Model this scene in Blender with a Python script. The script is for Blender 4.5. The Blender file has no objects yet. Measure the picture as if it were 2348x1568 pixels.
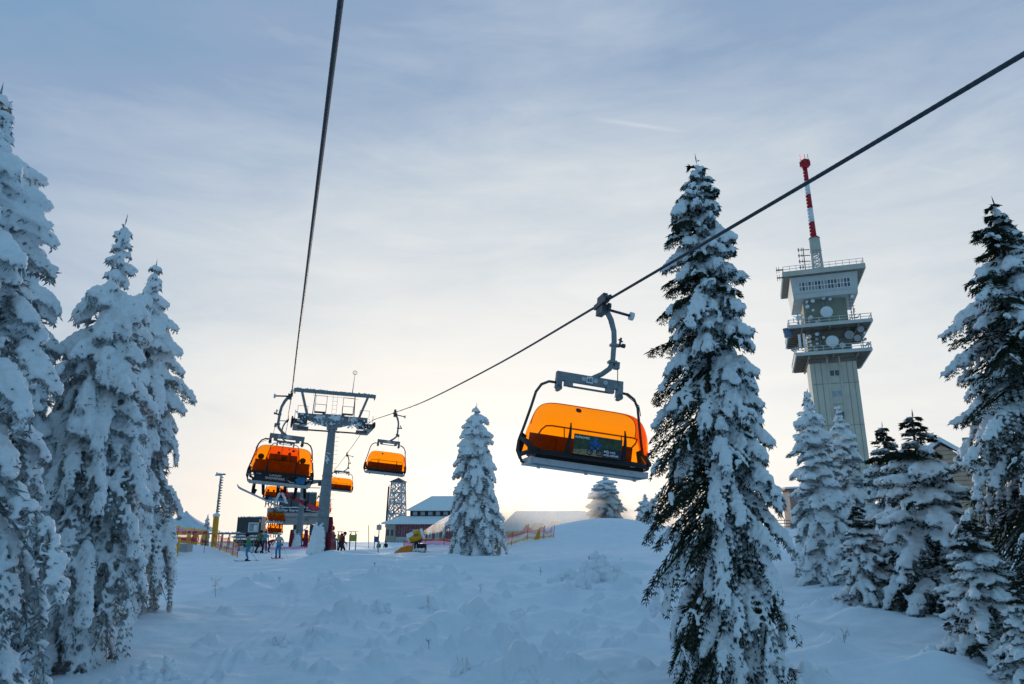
import bpy, math, random
import numpy as np
from mathutils import Vector, Matrix, Euler
random.seed(7); RNG = np.random.default_rng(11)
S = bpy.context.scene; COL = S.collection
R = math.radians
# ------------------------------------------------------------------ camera model (2347 px wide photo coordinates)
F, CX, CY, PIT = 1565.0, 1173.7, 784.0, R(15)
def ray(u, v):
    x = (u-CX)/F; y = -(v-CY)/F
    return Vector((x, math.cos(PIT)-y*math.sin(PIT), math.sin(PIT)+y*math.cos(PIT)))
def at(u, v, Y):
    r = ray(u, v); return r*(Y/r.y)
# ------------------------------------------------------------------ vector noise
def _h(ix, iy, iz):
    n = (ix*374761393 + iy*668265263 + iz*2147483647) & 0xffffffff
    n = ((n ^ (n >> 13))*1274126177) & 0xffffffff
    n = ((n ^ (n >> 16))*2246822519) & 0xffffffff
    return ((n ^ (n >> 15)) & 0xffffff)/float(0xffffff)
def vnoise(x, y, z=None):
    x = np.asarray(x, float); y = np.asarray(y, float)
    z = np.zeros_like(x) if z is None else np.asarray(z, float)
    fx, fy, fz = np.floor(x), np.floor(y), np.floor(z)
    ix, iy, iz = fx.astype(np.int64), fy.astype(np.int64), fz.astype(np.int64)
    x, y, z = x-fx, y-fy, z-fz
    x = x*x*(3-2*x); y = y*y*(3-2*y); z = z*z*(3-2*z)
    o = 0
    for a in (0, 1):
        for b in (0, 1):
            for c in (0, 1):
                o = o + _h(ix+a, iy+b, iz+c)*(x if a else 1-x)*(y if b else 1-y)*(z if c else 1-z)
    return o*2-1
def fbm(x, y, z=None, n=3):
    o = 0; a = 1.0; f = 1.0
    for i in range(n):
        o = o + a*vnoise(x*f+17.3*i, y*f+5.1*i, None if z is None else z*f+3.7*i); a *= .5; f *= 2.03
    return o
def sstep(a, b, x):
    t = np.clip((x-a)/(b-a), 0, 1); return t*t*(3-2*t)
# ------------------------------------------------------------------ materials
MATS = {}
def mat(name, col, rough=.6, metal=0., var=.12, scale=4., bump=0., bscale=30., col2=None, spec=.3):
    if name in MATS: return MATS[name]
    m = bpy.data.materials.new(name); m.use_nodes = True; nt = m.node_tree; b = nt.nodes['Principled BSDF']
    b.inputs['Roughness'].default_value = rough; b.inputs['Metallic'].default_value = metal
    b.inputs['Specular IOR Level'].default_value = spec
    tc = nt.nodes.new('ShaderNodeTexCoord'); n = nt.nodes.new('ShaderNodeTexNoise')
    n.inputs['Scale'].default_value = scale; n.inputs['Detail'].default_value = 6; n.inputs['Roughness'].default_value = .65
    nt.links.new(tc.outputs['Object'], n.inputs['Vector'])
    r = nt.nodes.new('ShaderNodeValToRGB'); c2 = col2 or [max(0, c*(1-var*2)) for c in col]
    r.color_ramp.elements[0].position = .32; r.color_ramp.elements[1].position = .68
    r.color_ramp.elements[0].color = (*c2, 1); r.color_ramp.elements[1].color = (*[min(1, c*(1+var*.5)) for c in col], 1)
    nt.links.new(n.outputs['Fac'], r.inputs['Fac']); nt.links.new(r.outputs['Color'], b.inputs['Base Color'])
    if bump:
        n2 = nt.nodes.new('ShaderNodeTexNoise'); n2.inputs['Scale'].default_value = bscale; n2.inputs['Detail'].default_value = 5
        nt.links.new(tc.outputs['Object'], n2.inputs['Vector'])
        bp = nt.nodes.new('ShaderNodeBump'); bp.inputs['Strength'].default_value = bump; bp.inputs['Distance'].default_value = .05
        nt.links.new(n2.outputs['Fac'], bp.inputs['Height']); nt.links.new(bp.outputs['Normal'], b.inputs['Normal'])
    MATS[name] = m; return m
def thin_mat(name, tint, body, k, gloss=.08, rough=.15):
    """thin see-through sheet: tinted transparency + a little of its own body colour + reflection"""
    m = bpy.data.materials.new(name); m.use_nodes = True; nt = m.node_tree; nt.nodes.clear()
    out = nt.nodes.new('ShaderNodeOutputMaterial'); t = nt.nodes.new('ShaderNodeBsdfTransparent'); t.inputs[0].default_value = (*tint, 1)
    d = nt.nodes.new('ShaderNodeBsdfDiffuse'); d.inputs[0].default_value = (*body, 1)
    tl = nt.nodes.new('ShaderNodeBsdfTranslucent'); tl.inputs[0].default_value = (*body, 1)
    g = nt.nodes.new('ShaderNodeBsdfGlossy'); g.inputs['Roughness'].default_value = rough
    tc = nt.nodes.new('ShaderNodeTexCoord'); n = nt.nodes.new('ShaderNodeTexNoise'); n.inputs['Scale'].default_value = 5; n.inputs['Detail'].default_value = 8
    mp = nt.nodes.new('ShaderNodeMapping'); mp.inputs['Scale'].default_value = (3, 3, .6)
    nt.links.new(tc.outputs['Object'], mp.inputs[0]); nt.links.new(mp.outputs[0], n.inputs['Vector'])
    mr = nt.nodes.new('ShaderNodeMapRange'); mr.inputs[3].default_value = k*.7; mr.inputs[4].default_value = k*1.3
    nt.links.new(n.outputs['Fac'], mr.inputs[0])
    a1 = nt.nodes.new('ShaderNodeMixShader'); nt.links.new(d.outputs[0], a1.inputs[1]); nt.links.new(tl.outputs[0], a1.inputs[2]); a1.inputs[0].default_value = .5
    a2 = nt.nodes.new('ShaderNodeMixShader'); nt.links.new(mr.outputs[0], a2.inputs[0]); nt.links.new(t.outputs[0], a2.inputs[1]); nt.links.new(a1.outputs[0], a2.inputs[2])
    fr = nt.nodes.new('ShaderNodeLayerWeight'); fr.inputs[0].default_value = .25
    fm = nt.nodes.new('ShaderNodeMath'); fm.operation = 'MULTIPLY'; nt.links.new(fr.outputs['Facing'], fm.inputs[0]); fm.inputs[1].default_value = gloss
    a3 = nt.nodes.new('ShaderNodeMixShader'); nt.links.new(fm.outputs[0], a3.inputs[0])
    nt.links.new(a2.outputs[0], a3.inputs[1]); nt.links.new(g.outputs[0], a3.inputs[2]); nt.links.new(a3.outputs[0], out.inputs[0])
    MATS[name] = m; return m
def snow_mat(name, c1, c2, s1, bump, s2, dist=.04):
    return mat(name, c1, .7, 0, .05, s1, bump, s2, c2, .15)
M_SNOW = snow_mat('snow_ground', (.84, .88, .93), (.78, .83, .89), 1.2, .5, 18)
M_SNOWT = snow_mat('snow_on_branches', (.86, .89, .91), (.78, .82, .84), 3., .6, 26)
M_NEEDLE = mat('needles_dark', (.035, .05, .028), .8, 0, .3, 6, col2=(.015, .024, .014), spec=.2)
M_FROST = mat('needles_frosted', (.52, .56, .58), .85, 0, .2, 12, col2=(.07, .085, .08), spec=.1)
M_BARK = mat('bark', (.085, .07, .06), .9, 0, .3, 9, .8, 30, (.035, .03, .028))
M_BARKS = mat('bark_rimed', (.07, .06, .055), .9, 0, .3, 7, .8, 26, (.7, .74, .78))
M_STEEL = mat('galvanised_steel', (.235, .27, .285), .5, .2, .15, 6, .15, 40)
M_STEELD = mat('dark_steel', (.09, .10, .115), .5, .4, .2, 8)
M_BLACK = mat('black_rubber', (.018, .018, .02), .6, 0, .2, 8)
M_ALU = mat('aluminium_rail', (.48, .51, .54), .42, .5, .1, 7)
M_ROPE = mat('steel_rope', (.07, .08, .095), .5, .6, .2, 20)
M_ORANGE = thin_mat('orange_bubble', (1., .285, .002), (.80, .24, .02), .08)
M_BROWN = mat('padding_brown', (.55, .27, .16), .7, 0, .2, 6)
M_WHITE = mat('white_paint', (.78, .80, .80), .5, 0, .06, 3)
M_RED = mat('red_paint', (.50, .02, .035), .5, 0, .12, 4)
M_DKRED = mat('red_mat', (.22, .008, .03), .5, 0, .2, 3, .2, 8)
M_YEL = mat('yellow_mat', (.72, .36, .012), .55, 0, .12, 3, .2, 7)
M_ORMAT = mat('orange_cover', (.75, .22, .015), .6, 0, .15, 3, .3, 6)
M_WOOD = mat('wood', (.24, .14, .09), .75, 0, .2, 5, .2, 30)
M_STAKE = mat('pale_wood', (.42, .31, .20), .75, 0, .15, 8)
M_CONC = mat('concrete', (.33, .34, .31), .8, 0, .1, 3, .2, 20)
M_GLASS = mat('window_glass', (.05, .065, .08), .12, 0, .3, 2, spec=.8)
M_GLASSL = mat('window_glass_pale', (.30, .38, .44), .15, 0, .2, 2, spec=.8)
# ------------------------------------------------------------------ mesh builder
class MB:
    def __init__(s): s.v = []; s.f = []; s.m = []; s.sm = []; s.X = None
    def add(s, vs, fs, mi=0, smooth=False):
        o = len(s.v)
        s.v += [tuple(s.X @ Vector(p)) if s.X else tuple(p) for p in vs]
        for f in fs: s.f.append([i+o for i in f]); s.m.append(mi); s.sm.append(smooth)
        return s
    def box(s, c, d, rot=None, mi=0, taper=1.):
        x, y, z = d[0]/2, d[1]/2, d[2]/2; vs = []
        for sz in (-1, 1):
            k = taper if sz > 0 else 1
            for sx, sy in ((-1, -1), (1, -1), (1, 1), (-1, 1)): vs.append(Vector((sx*x*k, sy*y*k, sz*z)))
        if rot is not None:
            q = rot if isinstance(rot, Matrix) else Euler(rot).to_matrix(); vs = [q @ p for p in vs]
        vs = [p+Vector(c) for p in vs]
        return s.add(vs, [(3, 2, 1, 0), (4, 5, 6, 7), (0, 1, 5, 4), (1, 2, 6, 5), (2, 3, 7, 6), (3, 0, 4, 7)], mi)
    def bar(s, a, b, w, h=None, mi=0):
        a, b = Vector(a), Vector(b); d = b-a; L = d.length
        if L < 1e-6: return s
        q = d.to_track_quat('Z', 'Y').to_matrix(); return s.box((a+b)/2, (w, h or w, L), q, mi)
    def tube(s, pts, r, n=8, mi=0, cap=True):
        pts = [Vector(p) for p in pts]; k = len(pts); rs = r if isinstance(r, (list, tuple)) else [r]*k
        vs = []; up = None
        for i, p in enumerate(pts):
            t = (pts[min(i+1, k-1)]-pts[max(i-1, 0)]).normalized()
            if up is None:
                up = t.orthogonal().normalized()
            up = (up - t*up.dot(t))
            up = up.normalized() if up.length > 1e-5 else t.orthogonal().normalized()
            sd = t.cross(up)
            for j in range(n):
                a = 2*math.pi*j/n; vs.append(p+(up*math.cos(a)+sd*math.sin(a))*rs[i])
        fs = [(i*n+j, i*n+(j+1) % n, (i+1)*n+(j+1) % n, (i+1)*n+j) for i in range(k-1) for j in range(n)]
        s.add(vs, fs, mi, n > 5)
        if cap:
            o = len(s.v)-len(vs)
            s.f += [[o+j for j in range(n)][::-1], [o+(k-1)*n+j for j in range(n)]]; s.m += [mi, mi]; s.sm += [False, False]
        return s
    def ball(s, c, r, nu=10, nv=7, mi=0):
        r = r if isinstance(r, (list, tuple)) else (r, r, r); vs = [(c[0], c[1], c[2]-r[2])]
        for i in range(1, nv):
            t = math.pi*i/nv
            for j in range(nu):
                a = 2*math.pi*j/nu; vs.append((c[0]+r[0]*math.sin(t)*math.cos(a), c[1]+r[1]*math.sin(t)*math.sin(a), c[2]-r[2]*math.cos(t)))
        vs.append((c[0], c[1], c[2]+r[2])); e = len(vs)-1
        fs = [(0, 1+(j+1) % nu, 1+j) for j in range(nu)]
        for i in range(nv-2):
            for j in range(nu): fs.append((1+i*nu+j, 1+i*nu+(j+1) % nu, 1+(i+1)*nu+(j+1) % nu, 1+(i+1)*nu+j))
        fs += [(e, 1+(nv-2)*nu+j, 1+(nv-2)*nu+(j+1) % nu) for j in range(nu)]
        return s.add(vs, fs, mi, True)
    def prism(s, poly, dz, mi=0, M=None, c=(0, 0, 0)):
        """poly (x,z) extruded along y by dz (centred)"""
        n = len(poly); vs = [(p[0]+c[0], c[1]-dz/2, p[1]+c[2]) for p in poly]+[(p[0]+c[0], c[1]+dz/2, p[1]+c[2]) for p in poly]
        fs = [list(range(n)), list(range(n, 2*n))[::-1]]+[(i, i+n, (i+1) % n+n, (i+1) % n) for i in range(n)]
        return s.add(vs, fs, mi)
    def disc(s, c, r, t, axis=(0, 1, 0), n=20, mi=0):
        a = Vector(axis).normalized(); return s.tube([Vector(c)-a*t/2, Vector(c)+a*t/2], r, n, mi)
    def quad(s, a, b, c, d, mi=0): return s.add([a, b, c, d], [(0, 1, 2, 3)], mi)
    def build(s, name, mats, parent=None, loc=None, rot=None, label=None):
        me = bpy.data.meshes.new(name); me.from_pydata(s.v, [], s.f)
        for m in (mats if isinstance(mats, (list, tuple)) else [mats]): me.materials.append(m)
        me.polygons.foreach_set('material_index', s.m); me.polygons.foreach_set('use_smooth', s.sm); me.update()
        o = bpy.data.objects.new(name, me); COL.objects.link(o)
        if parent: o.parent = parent
        if loc is not None: o.location = loc
        if rot is not None: o.rotation_euler = rot
        if label: o['label'] = label
        return o
def np_mesh(name, V, Fq, mats, mi=None, smooth=True, parent=None):
    me = bpy.data.meshes.new(name); k = Fq.shape[1]
    me.vertices.add(len(V)); me.vertices.foreach_set('co', np.ascontiguousarray(V, np.float32).ravel())
    me.loops.add(Fq.size); me.loops.foreach_set('vertex_index', np.ascontiguousarray(Fq, np.int32).ravel())
    me.polygons.add(len(Fq)); me.polygons.foreach_set('loop_start', np.arange(0, Fq.size, k, dtype=np.int32))
    me.polygons.foreach_set('loop_total', np.full(len(Fq), k, np.int32))
    me.polygons.foreach_set('use_smooth', np.full(len(Fq), smooth, bool))
    if mi is not None: me.polygons.foreach_set('material_index', np.ascontiguousarray(mi, np.int32))
    for m in mats: me.materials.append(m)
    me.update(); me.validate()
    return me
def link(name, me, parent=None, loc=None):
    o = bpy.data.objects.new(name, me); COL.objects.link(o)
    if parent: o.parent = parent
    if loc is not None: o.location = loc
    return o
def thing(name, label, cat, loc=(0, 0, 0), rz=0., group=None):
    o = bpy.data.objects.new(name, None); COL.objects.link(o); o.location = loc; o.rotation_euler = (0, 0, rz); o.empty_display_size = .3
    return tag(o, label, cat, group)
def tag(o, label, cat, group=None):
    o['label'] = label; o['category'] = cat
    if group: o['group'] = group
    return o
def dup(root, loc, rot, label, group=None, scale=None, skip=()):
    r = root.copy(); COL.objects.link(r); r.location = loc; r.rotation_euler = rot; r['label'] = label
    if scale: r.scale = scale
    if group: r['group'] = group
    for ch in root.children:
        if ch.name.split('.')[0] in skip: continue
        c = ch.copy(); COL.objects.link(c); c.parent = r
        for g in ch.children:
            if g.name.split('.')[0] in skip: continue
            d = g.copy(); COL.objects.link(d); d.parent = c
    return r
def bake(o, mats=None):
    dg = bpy.context.evaluated_depsgraph_get(); dg.update()
    me = bpy.data.meshes.new_from_object(o.evaluated_get(dg))
    if mats:
        me.materials.clear()
        for m in mats: me.materials.append(m)
    bpy.data.objects.remove(o); return me
_tc = {}
def text_part(name, txt, size, mt, parent, M, align='CENTER', ext=.004, sx=1., bold=0.):
    cu = bpy.data.curves.new('tmp', 'FONT'); cu.body = txt; cu.size = size; cu.align_x = align; cu.align_y = 'CENTER'; cu.extrude = ext; cu.offset = bold
    cu.resolution_u = 3
    o = bpy.data.objects.new('tmp', cu); COL.objects.link(o); me = bake(o, [mt]); me.name = name
    o = link(name, me, parent); o.matrix_local = M @ Matrix.Diagonal((sx, 1, 1, 1)); return o
FRONT = Matrix.Rotation(R(90), 4, 'X')      # text standing in XZ, read from -Y
# ------------------------------------------------------------------ terrain
_py = [-400, -60, 0, 12, 16, 20, 24, 28, 32, 36, 40, 44, 48, 54, 62, 80, 105, 135, 200, 400, 1200, 6000]
_pz = [-80, -16, -5.4, -4.6, -4.1, -3.75, -3.5, -3.25, -2.95, -2.6, -2.3, -2.08, -1.95, -2.02, -2.2, -2.45, -2.7, -3.2, -7, -30, -110, -500]
def edge_x(y): return np.interp(y, [10, 28, 47, 60], [-19, -15.4, -13.2, -9])
def hbase(x, y):
    x = np.asarray(x, float); y = np.asarray(y, float)
    z = sum(np.interp(y+k, _py, _pz) for k in (-3, -1.5, 0, 1.5, 3))/5
    pist = sstep(1.6, -1.2, x-edge_x(y))*sstep(10, 22, y)*sstep(70, 50, y)
    z = z-.32*pist
    for gx, gy, h, sx, sy in ((9, 72, 2.75, 10, 7), (-28, 57, 1.0, 5, 4), (-7.2, 65, .9, 3.2, 3), (40, 92, 2.3, 24, 22), (14, 21, .5, 6, 6), (-11, 46, .25, 3, 3), (-22, 20, .7, 8, 8)):
        z = z+h*np.exp(-((x-gx)/sx)**2-((y-gy)/sy)**2)
    return z
def hdetail(x, y):
    near = sstep(75, 45, y); pist = sstep(1.6, -1.2, x-edge_x(y))*sstep(70, 50, y)
    k = near*(1-.8*pist)
    a = .17*fbm(x*.16, y*.22, n=2)*(1-.5*pist) + k*(0.14*fbm(x*.5+3, y*.7, n=2) + .035*fbm(x*1.1, y*2.6+9, n=3)*sstep(60, 30, y)) + near*.022*fbm(x*.5+y*.15, y*3.4, n=3)
    return a + .012*k*fbm(x*3, y*4.5, n=2)*sstep(45, 25, y) + .012*fbm(x*.8, y*3.2)*sstep(90, 60, y)
LUMPS = []
def _lumps():
    r = random.Random(5)
    for cx, cy, n, sx, sy in ((-4, 27, 60, 6.5, 6), (-5, 21, 46, 5, 3.2), (1, 18.5, 40, 3.5, 2.2), (5.5, 29, 24, 4.5, 5), (-3, 36, 34, 7, 4), (9, 20, 14, 4, 3), (2, 24, 34, 4.5, 3.5), (12, 28, 12, 3, 5)):
        for i in range(int(n*.62)):
            x, y = r.gauss(cx, sx*.7), r.gauss(cy, sy*.6)
            if y < 13 or x < float(edge_x(y))+1: continue
            w = r.uniform(.10, .30)*(1+.4*(y > 30))*(1.5 if r.random() < .15 else 1)
            LUMPS.append((x, y, w, w*r.uniform(.6, 1.2), r.uniform(0, 6)))
            if r.random() < .6:
                for q in range(r.randint(1, 3)):
                    w2 = w*r.uniform(.5, 1.); LUMPS.append((x+r.gauss(0, w*1.3), y+r.gauss(0, w), w2, w2*r.uniform(.6, 1.2), r.uniform(0, 6)))
    for i in range(55):                                   # wind drifts
        x, y = r.uniform(-6, 12), r.uniform(15, 40); LUMPS.append((x, y, r.uniform(.6, 1.5), r.uniform(.10, .32), -1))
    for x, y, w, h in ((3.2, 40.5, 2.2, .55), (.3, 21.7, .9, .34), (5.8, 24.5, 1.2, .35), (2.6, 21, 1.0, .3)): LUMPS.append((x, y, w, h, -1))
_lumps()
def hlumps(x, y):
    z = np.zeros_like(x)
    for lx, ly, w, h, s in LUMPS:
        big = s < 0; m = (abs(x-lx) < w*3.2) & (abs(y-ly) < w*3.2)
        if not m.any(): continue
        X, Y = x[m]-lx, y[m]-ly
        if big:
            z[m] += h*np.exp(-(X/w)**2-(Y/(w*.55))**2)
        else:
            wob = .5*vnoise(X*1.9/w+s*9, Y*1.9/w+s); d = np.sqrt(X*X+(Y*1.1)**2)/w*(1+wob)
            z[m] = np.maximum(z[m], h*(np.exp(-d**2.8*1.5)*(1+.3*vnoise(X*2.2/w+s*3, Y*2.2/w)) + .22*np.exp(-((X-w*.8)/(w*2.2))**2-(Y/(w*1.3))**2)))
    return z
def htracks(x, y):
    """old ski tracks: pairs of shallow grooves"""
    z = np.zeros_like(x)
    for ty, tx in (([17, 22, 28, 36, 44], [1.1, -.6, -1.9, -4.4, -7.5]), ([17, 24, 32, 42], [-7.5, -8.3, -9.6, -10.6]), ([22, 30, 38, 47, 56], [-17.5, -17.0, -18.6, -17.8, -18.8]), ([24, 34, 46, 58], [-20.5, -21.2, -19.6, -20.8]), ([30, 40, 50, 60], [-22., -24.2, -22.2, -19.5])):
        m = (y > ty[0]) & (y < ty[-1])
        if not m.any(): continue
        cx = np.interp(y[m], ty, tx)+.25*np.sin(y[m]*.55+tx[0]); k = .075+.0012*y[m]
        for o in (-.16, .16): q = (x[m]-cx-o)/k; z[m] += -.05*np.exp(-q*q)+.02*np.exp(-(np.abs(q)-2)**2)
    return z
def ground(x, y):
    X, Y = np.array([float(x)]), np.array([float(y)]); return float((hbase(X, Y)+hdetail(X, Y))[0])
def gnd(x, y, dz=0.): return Vector((x, y, ground(x, y)+dz))
def hit(u, v, ymin=10):
    """where the sight line through a photo pixel meets the snow"""
    r = ray(u, v); y = ymin
    ys = np.arange(ymin, 200, .1); xs = ys*r.x/r.y; zz = ys*r.z/r.y
    d = zz-(hbase(xs, ys)+hdetail(xs, ys)); i = np.argmax(d < 0)
    return Vector((xs[i], ys[i], ground(xs[i], ys[i])))
def on(u, Y, dz=0.):
    """a spot on the snow at distance Y on the vertical line through column u at the horizon"""
    r = ray(u, 1215); return gnd(r.x/r.y*Y, Y, dz)
def build_ground():
    A = np.concatenate([np.arange(-180, -52, 5.), np.linspace(-50, 50, 900), np.arange(52, 180, 5.)]); A = np.radians(A)
    rr = [1.5]
    while rr[-1] < 6000:
        r = rr[-1]; rr.append(r*(1.03 if r < 12 else 1.0042 if r < 55 else 1.01 if r < 150 else 1.07))
    rr = np.array(rr); n, k = len(rr), len(A)
    RR, AA = np.meshgrid(rr, A, indexing='ij'); X = RR*np.sin(AA); Y = RR*np.cos(AA)
    x, y = X.ravel(), Y.ravel(); z = hbase(x, y)+hdetail(x, y)+hlumps(x, y)+htracks(x, y)
    V = np.vstack([np.stack([x, y, z], 1), [[0, 0, hbase([0.], [0.])[0]]]])
    i, j = np.meshgrid(np.arange(n-1), np.arange(k), indexing='ij'); j2 = (j+1) % k
    Q = np.stack([i*k+j, i*k+j2, (i+1)*k+j2, (i+1)*k+j], -1).reshape(-1, 4)
    me = np_mesh('snow_ground', V, Q, [M_SNOW])
    o = link('snow_ground', me); o['kind'] = 'structure'; return o
build_ground()
# ------------------------------------------------------------------ snow-laden spruces
_t = (1+5**.5)/2
ICO = np.array([(-1, _t, 0), (1, _t, 0), (-1, -_t, 0), (1, -_t, 0), (0, -1, _t), (0, 1, _t), (0, -1, -_t), (0, 1, -_t), (_t, 0, -1), (_t, 0, 1), (-_t, 0, -1), (-_t, 0, 1)])/math.sqrt(1+_t*_t)
ICOF = np.array([(0, 11, 5), (0, 5, 1), (0, 1, 7), (0, 7, 10), (0, 10, 11), (1, 5, 9), (5, 11, 4), (11, 10, 2), (10, 7, 6), (7, 1, 8), (3, 9, 4), (3, 4, 2), (3, 2, 6), (3, 6, 8), (3, 8, 9), (4, 9, 5), (2, 4, 11), (6, 2, 10), (8, 6, 7), (9, 8, 1)])
def blobs_mesh(name, B, voxel, mats, amp=1.):
    """fuse a cloud of balls (x,y,z,r) into one lumpy snow surface"""
    B = np.array(B); n = len(B)
    sc = np.stack([B[:, 3], B[:, 3], B[:, 3]*.92], 1)
    V = (ICO[None]*sc[:, None, :]*1.12+B[:, None, :3]).reshape(-1, 3)
    Fc = (ICOF[None]+(np.arange(n)*12)[:, None, None]).reshape(-1, 3)
    o = link('tmp', np_mesh('tmp', V, Fc, mats))
    m = o.modifiers.new('r', 'REMESH'); m.mode = 'VOXEL'; m.voxel_size = voxel; m.use_smooth_shade = True
    s = o.modifiers.new('s', 'SMOOTH'); s.factor = .5; s.iterations = 2
    me = bake(o, mats); me.name = name
    k = len(me.vertices); co = np.empty(k*3, np.float32); me.vertices.foreach_get('co', co); co = co.reshape(-1, 3).astype(float)
    no = np.empty(k*3, np.float32); me.vertex_normals.foreach_get('vector', no); no = no.reshape(-1, 3)
    d = amp*(.035*fbm(co[:, 0]*5, co[:, 1]*5, co[:, 2]*5, 2)+.03*fbm(co[:, 0]*17, co[:, 1]*17, co[:, 2]*14, 2))
    co = co+no*d[:, None]
    me.vertices.foreach_set('co', co.astype(np.float32).ravel()); me.polygons.foreach_set('use_smooth', np.ones(len(me.polygons), bool)); me.update()
    return me
def spruce_meshes(seed, H, rad, snow=1., bare=None, base=.06, prof=.62, voxel=.042, frost=False, per=6, gap=.30, size=1., droop=70, spire=.12, skirt=.7, tip_bare=0., fat=1., lop=.28, speck=.25, ramp=5, barek=.62, N=10):
    tipk = .45 if frost else 1.
    r = random.Random(seed); B = []; ND = []; BR = MB()
    def U(a, b): return r.uniform(a, b)
    ctx = [0.]
    lo_ = [False]
    def spray(p, d, ln, w):                     # one needle shoot: two crossed slender blades
        if r.random() < ctx[0]: return
        ND.append((p, d, ln, w, lo_[0] and r.random() < .5))
    h = base*H; az0 = U(0, 6)
    while h < H*.985:
        t = (h-base*H)/(H*(1-base)); pr = (1-t)**prof*min(1, skirt+(1-skirt)*t*ramp)
        Rr = rad*max(pr, .02)
        if t > 1-spire: Rr = max(Rr*(.5 if frost else .85), .12*size)
        ctx[0] = .8 if frost and t > .72 else 0.
        n = max(3, int(per*(.55+.45*(1-t))+U(0, 1.2)))
        for b in range(n):
            az = az0+2*math.pi*b/n+U(-.35, .35); reach = Rr*U(.66, 1.12)
            if t < .9 and r.random() < .13: reach *= 1.22
            if bare is not None: reach *= 1+lop*max(0, math.cos(az-bare))
            hd = Vector((math.cos(az), math.sin(az), 0)); sd = Vector((-math.sin(az), math.cos(az), 0))
            sn = snow
            if bare is not None:
                c = math.cos(az-bare); q_ = min(1, max(0, (c-.25)/.65)); sn = snow*(1-barek*q_*q_*(3-2*q_))
            if t > 1-tip_bare: sn *= .35
            if r.random() < .07 and t < .93: continue
            load = r.random() < sn
            lo_[0] = load
            part = .93 if load else .5*sn
            dr = R(droop*U(.75, 1.15))*(1. if load else .78); tdz = -.30 if load else -.16
            a0 = R(-18+52*t+U(-15, 13)); L = reach/max(.45, math.cos(max(-1.2, a0-dr*.45))); st = L/N
            p = Vector((0, 0, h+U(-.6, .6)*gap)); pts = [p.copy()]; di = []
            bend = U(-.35, .35)
            for k in range(N):
                a = a0-dr*((k+.5)/N)**.8; dv = (hd*math.cos(a)+sd*bend*(k/N)*math.cos(a)+Vector((0, 0, math.sin(a)))).normalized()
                p = p+dv*st; pts.append(p.copy()); di.append(dv)
            BR.tube([pts[0], pts[N//3], pts[2*N//3], pts[N]], [.028*size*(1-t*.6), .02*size, .012, .006], 4, 0, False)
            big = min(1., (.6 if frost else .4)+L/1.6)*size
            for k in range(1, N):
                f = k/N; dv = di[k]; q = pts[k]
                if L > .35 or k > N//2:
                    for sg in (-1, 1):
                        tl = min(.75, .42*L*(1.12-f)*U(.7, 1.25)+.10)*(1 if L > .5 else .6)
                        td = (dv*.72+sd*sg*.75+Vector((0, 0, (-.25 if load else .0)-.25*r.random()))).normalized()
                        M = 5; q2 = q.copy(); tp = [q2.copy()]
                        for m in range(M):
                            td = (td+Vector((0, 0, tdz))).normalized(); q2 = q2+td*tl/M; tp.append(q2.copy())
                            s2 = td.cross(Vector((0, 0, 1))); s2 = s2.normalized() if s2.length > .1 else sd
                            for g2 in (-1, 1):
                                spray(q2, (td*.8+s2*g2*.75+Vector((0, 0, -.25 if load else U(-.2, .25)))).normalized(), U(.09, .17)*size, (.03 if load else .024)*size)
                        spray(tp[0], (tp[-1]-tp[0]), 1., .035*size)
                        spray(tp[-1], td, U(.08, .16)*size, .028*size)
                        if r.random() < part:
                            rr = U(.040, .078)*big*fat
                            for m in range(1, M+1):
                                c = tp[m]+Vector((U(-.02, .02), U(-.02, .02), rr*.35)); k2 = 1.2-.5*(m/M)+U(-.2, .2)
                                B.append((c.x, c.y, c.z, rr*k2))
                                if r.random() < speck: spray(c, Vector((U(-1, 1), U(-1, 1), U(-1.2, .3))).normalized(), rr*k2*1.75+.03, .03)
                elif True:
                    spray(q, (dv+sd*U(-1, 1)).normalized(), U(.08, .14)*size, .03*size)
                if load and f > .12:
                    rr = U(.05, .095)*big*(1.1-.45*f)*fat; c = q+Vector((0, 0, rr*.45)); B.append((c.x, c.y, c.z, rr))
            spray(pts[2], pts[-1]-pts[2], 1., .05*size); spray(pts[-1], di[-1], U(.1, .22)*size*tipk, .025*size)
            for g in range(3):
                spray(pts[-1-g], (di[-1]+sd*U(-.9, .9)+Vector((0, 0, U(-.2, .35)))).normalized(), U(.1, .2)*size*tipk, .024*size)
            if load and L > .4:                   # heavy end pad
                rr = U(.06, .10)*big; c = pts[-1]; B.append((c.x, c.y, c.z, rr)); 
        h += gap*(.62+.5*(1-t))*U(.75, 1.25); az0 += 1.1
    # leader and inner shade
    if snow > .5 and tip_bare == 0.:
        z = H*(1-spire)
        while z < H+.05: B.append((U(-.05, .05), U(-.05, .05), z, U(.07, .12)*size*(1.3-.6*(z-H*(1-spire))/(H*spire)))); z += .12
    ctx[0] = 0.; lo_[0] = True
    for i in range(int(H*26*size)):
        t = r.random()*(.82 if frost else 1.); zz = base*H+t*H*(.93-base); a = U(0, 6.3); q = rad*(1-t)**prof*U(.1, .62)
        p = Vector((math.cos(a)*q, math.sin(a)*q, zz-q*.5)); d = Vector((math.cos(a), math.sin(a), U(-1.1, -.2))).normalized()
        for g in range(5): spray(p, (d+Vector((U(-.6, .6), U(-.6, .6), U(-.4, .3)))).normalized(), U(.2, .36)*size, .038*size)
    for g in range(1 if frost else 5): spray(Vector((0, 0, H*(.97-.012*g))), Vector((U(-.6, .6), U(-.6, .6), .8)).normalized(), U(.12, .28), .022)
    spray(Vector((0, 0, H-.1)), Vector((U(-.1, .1), U(-.1, .1), 1)), .42*size, .03)
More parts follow.
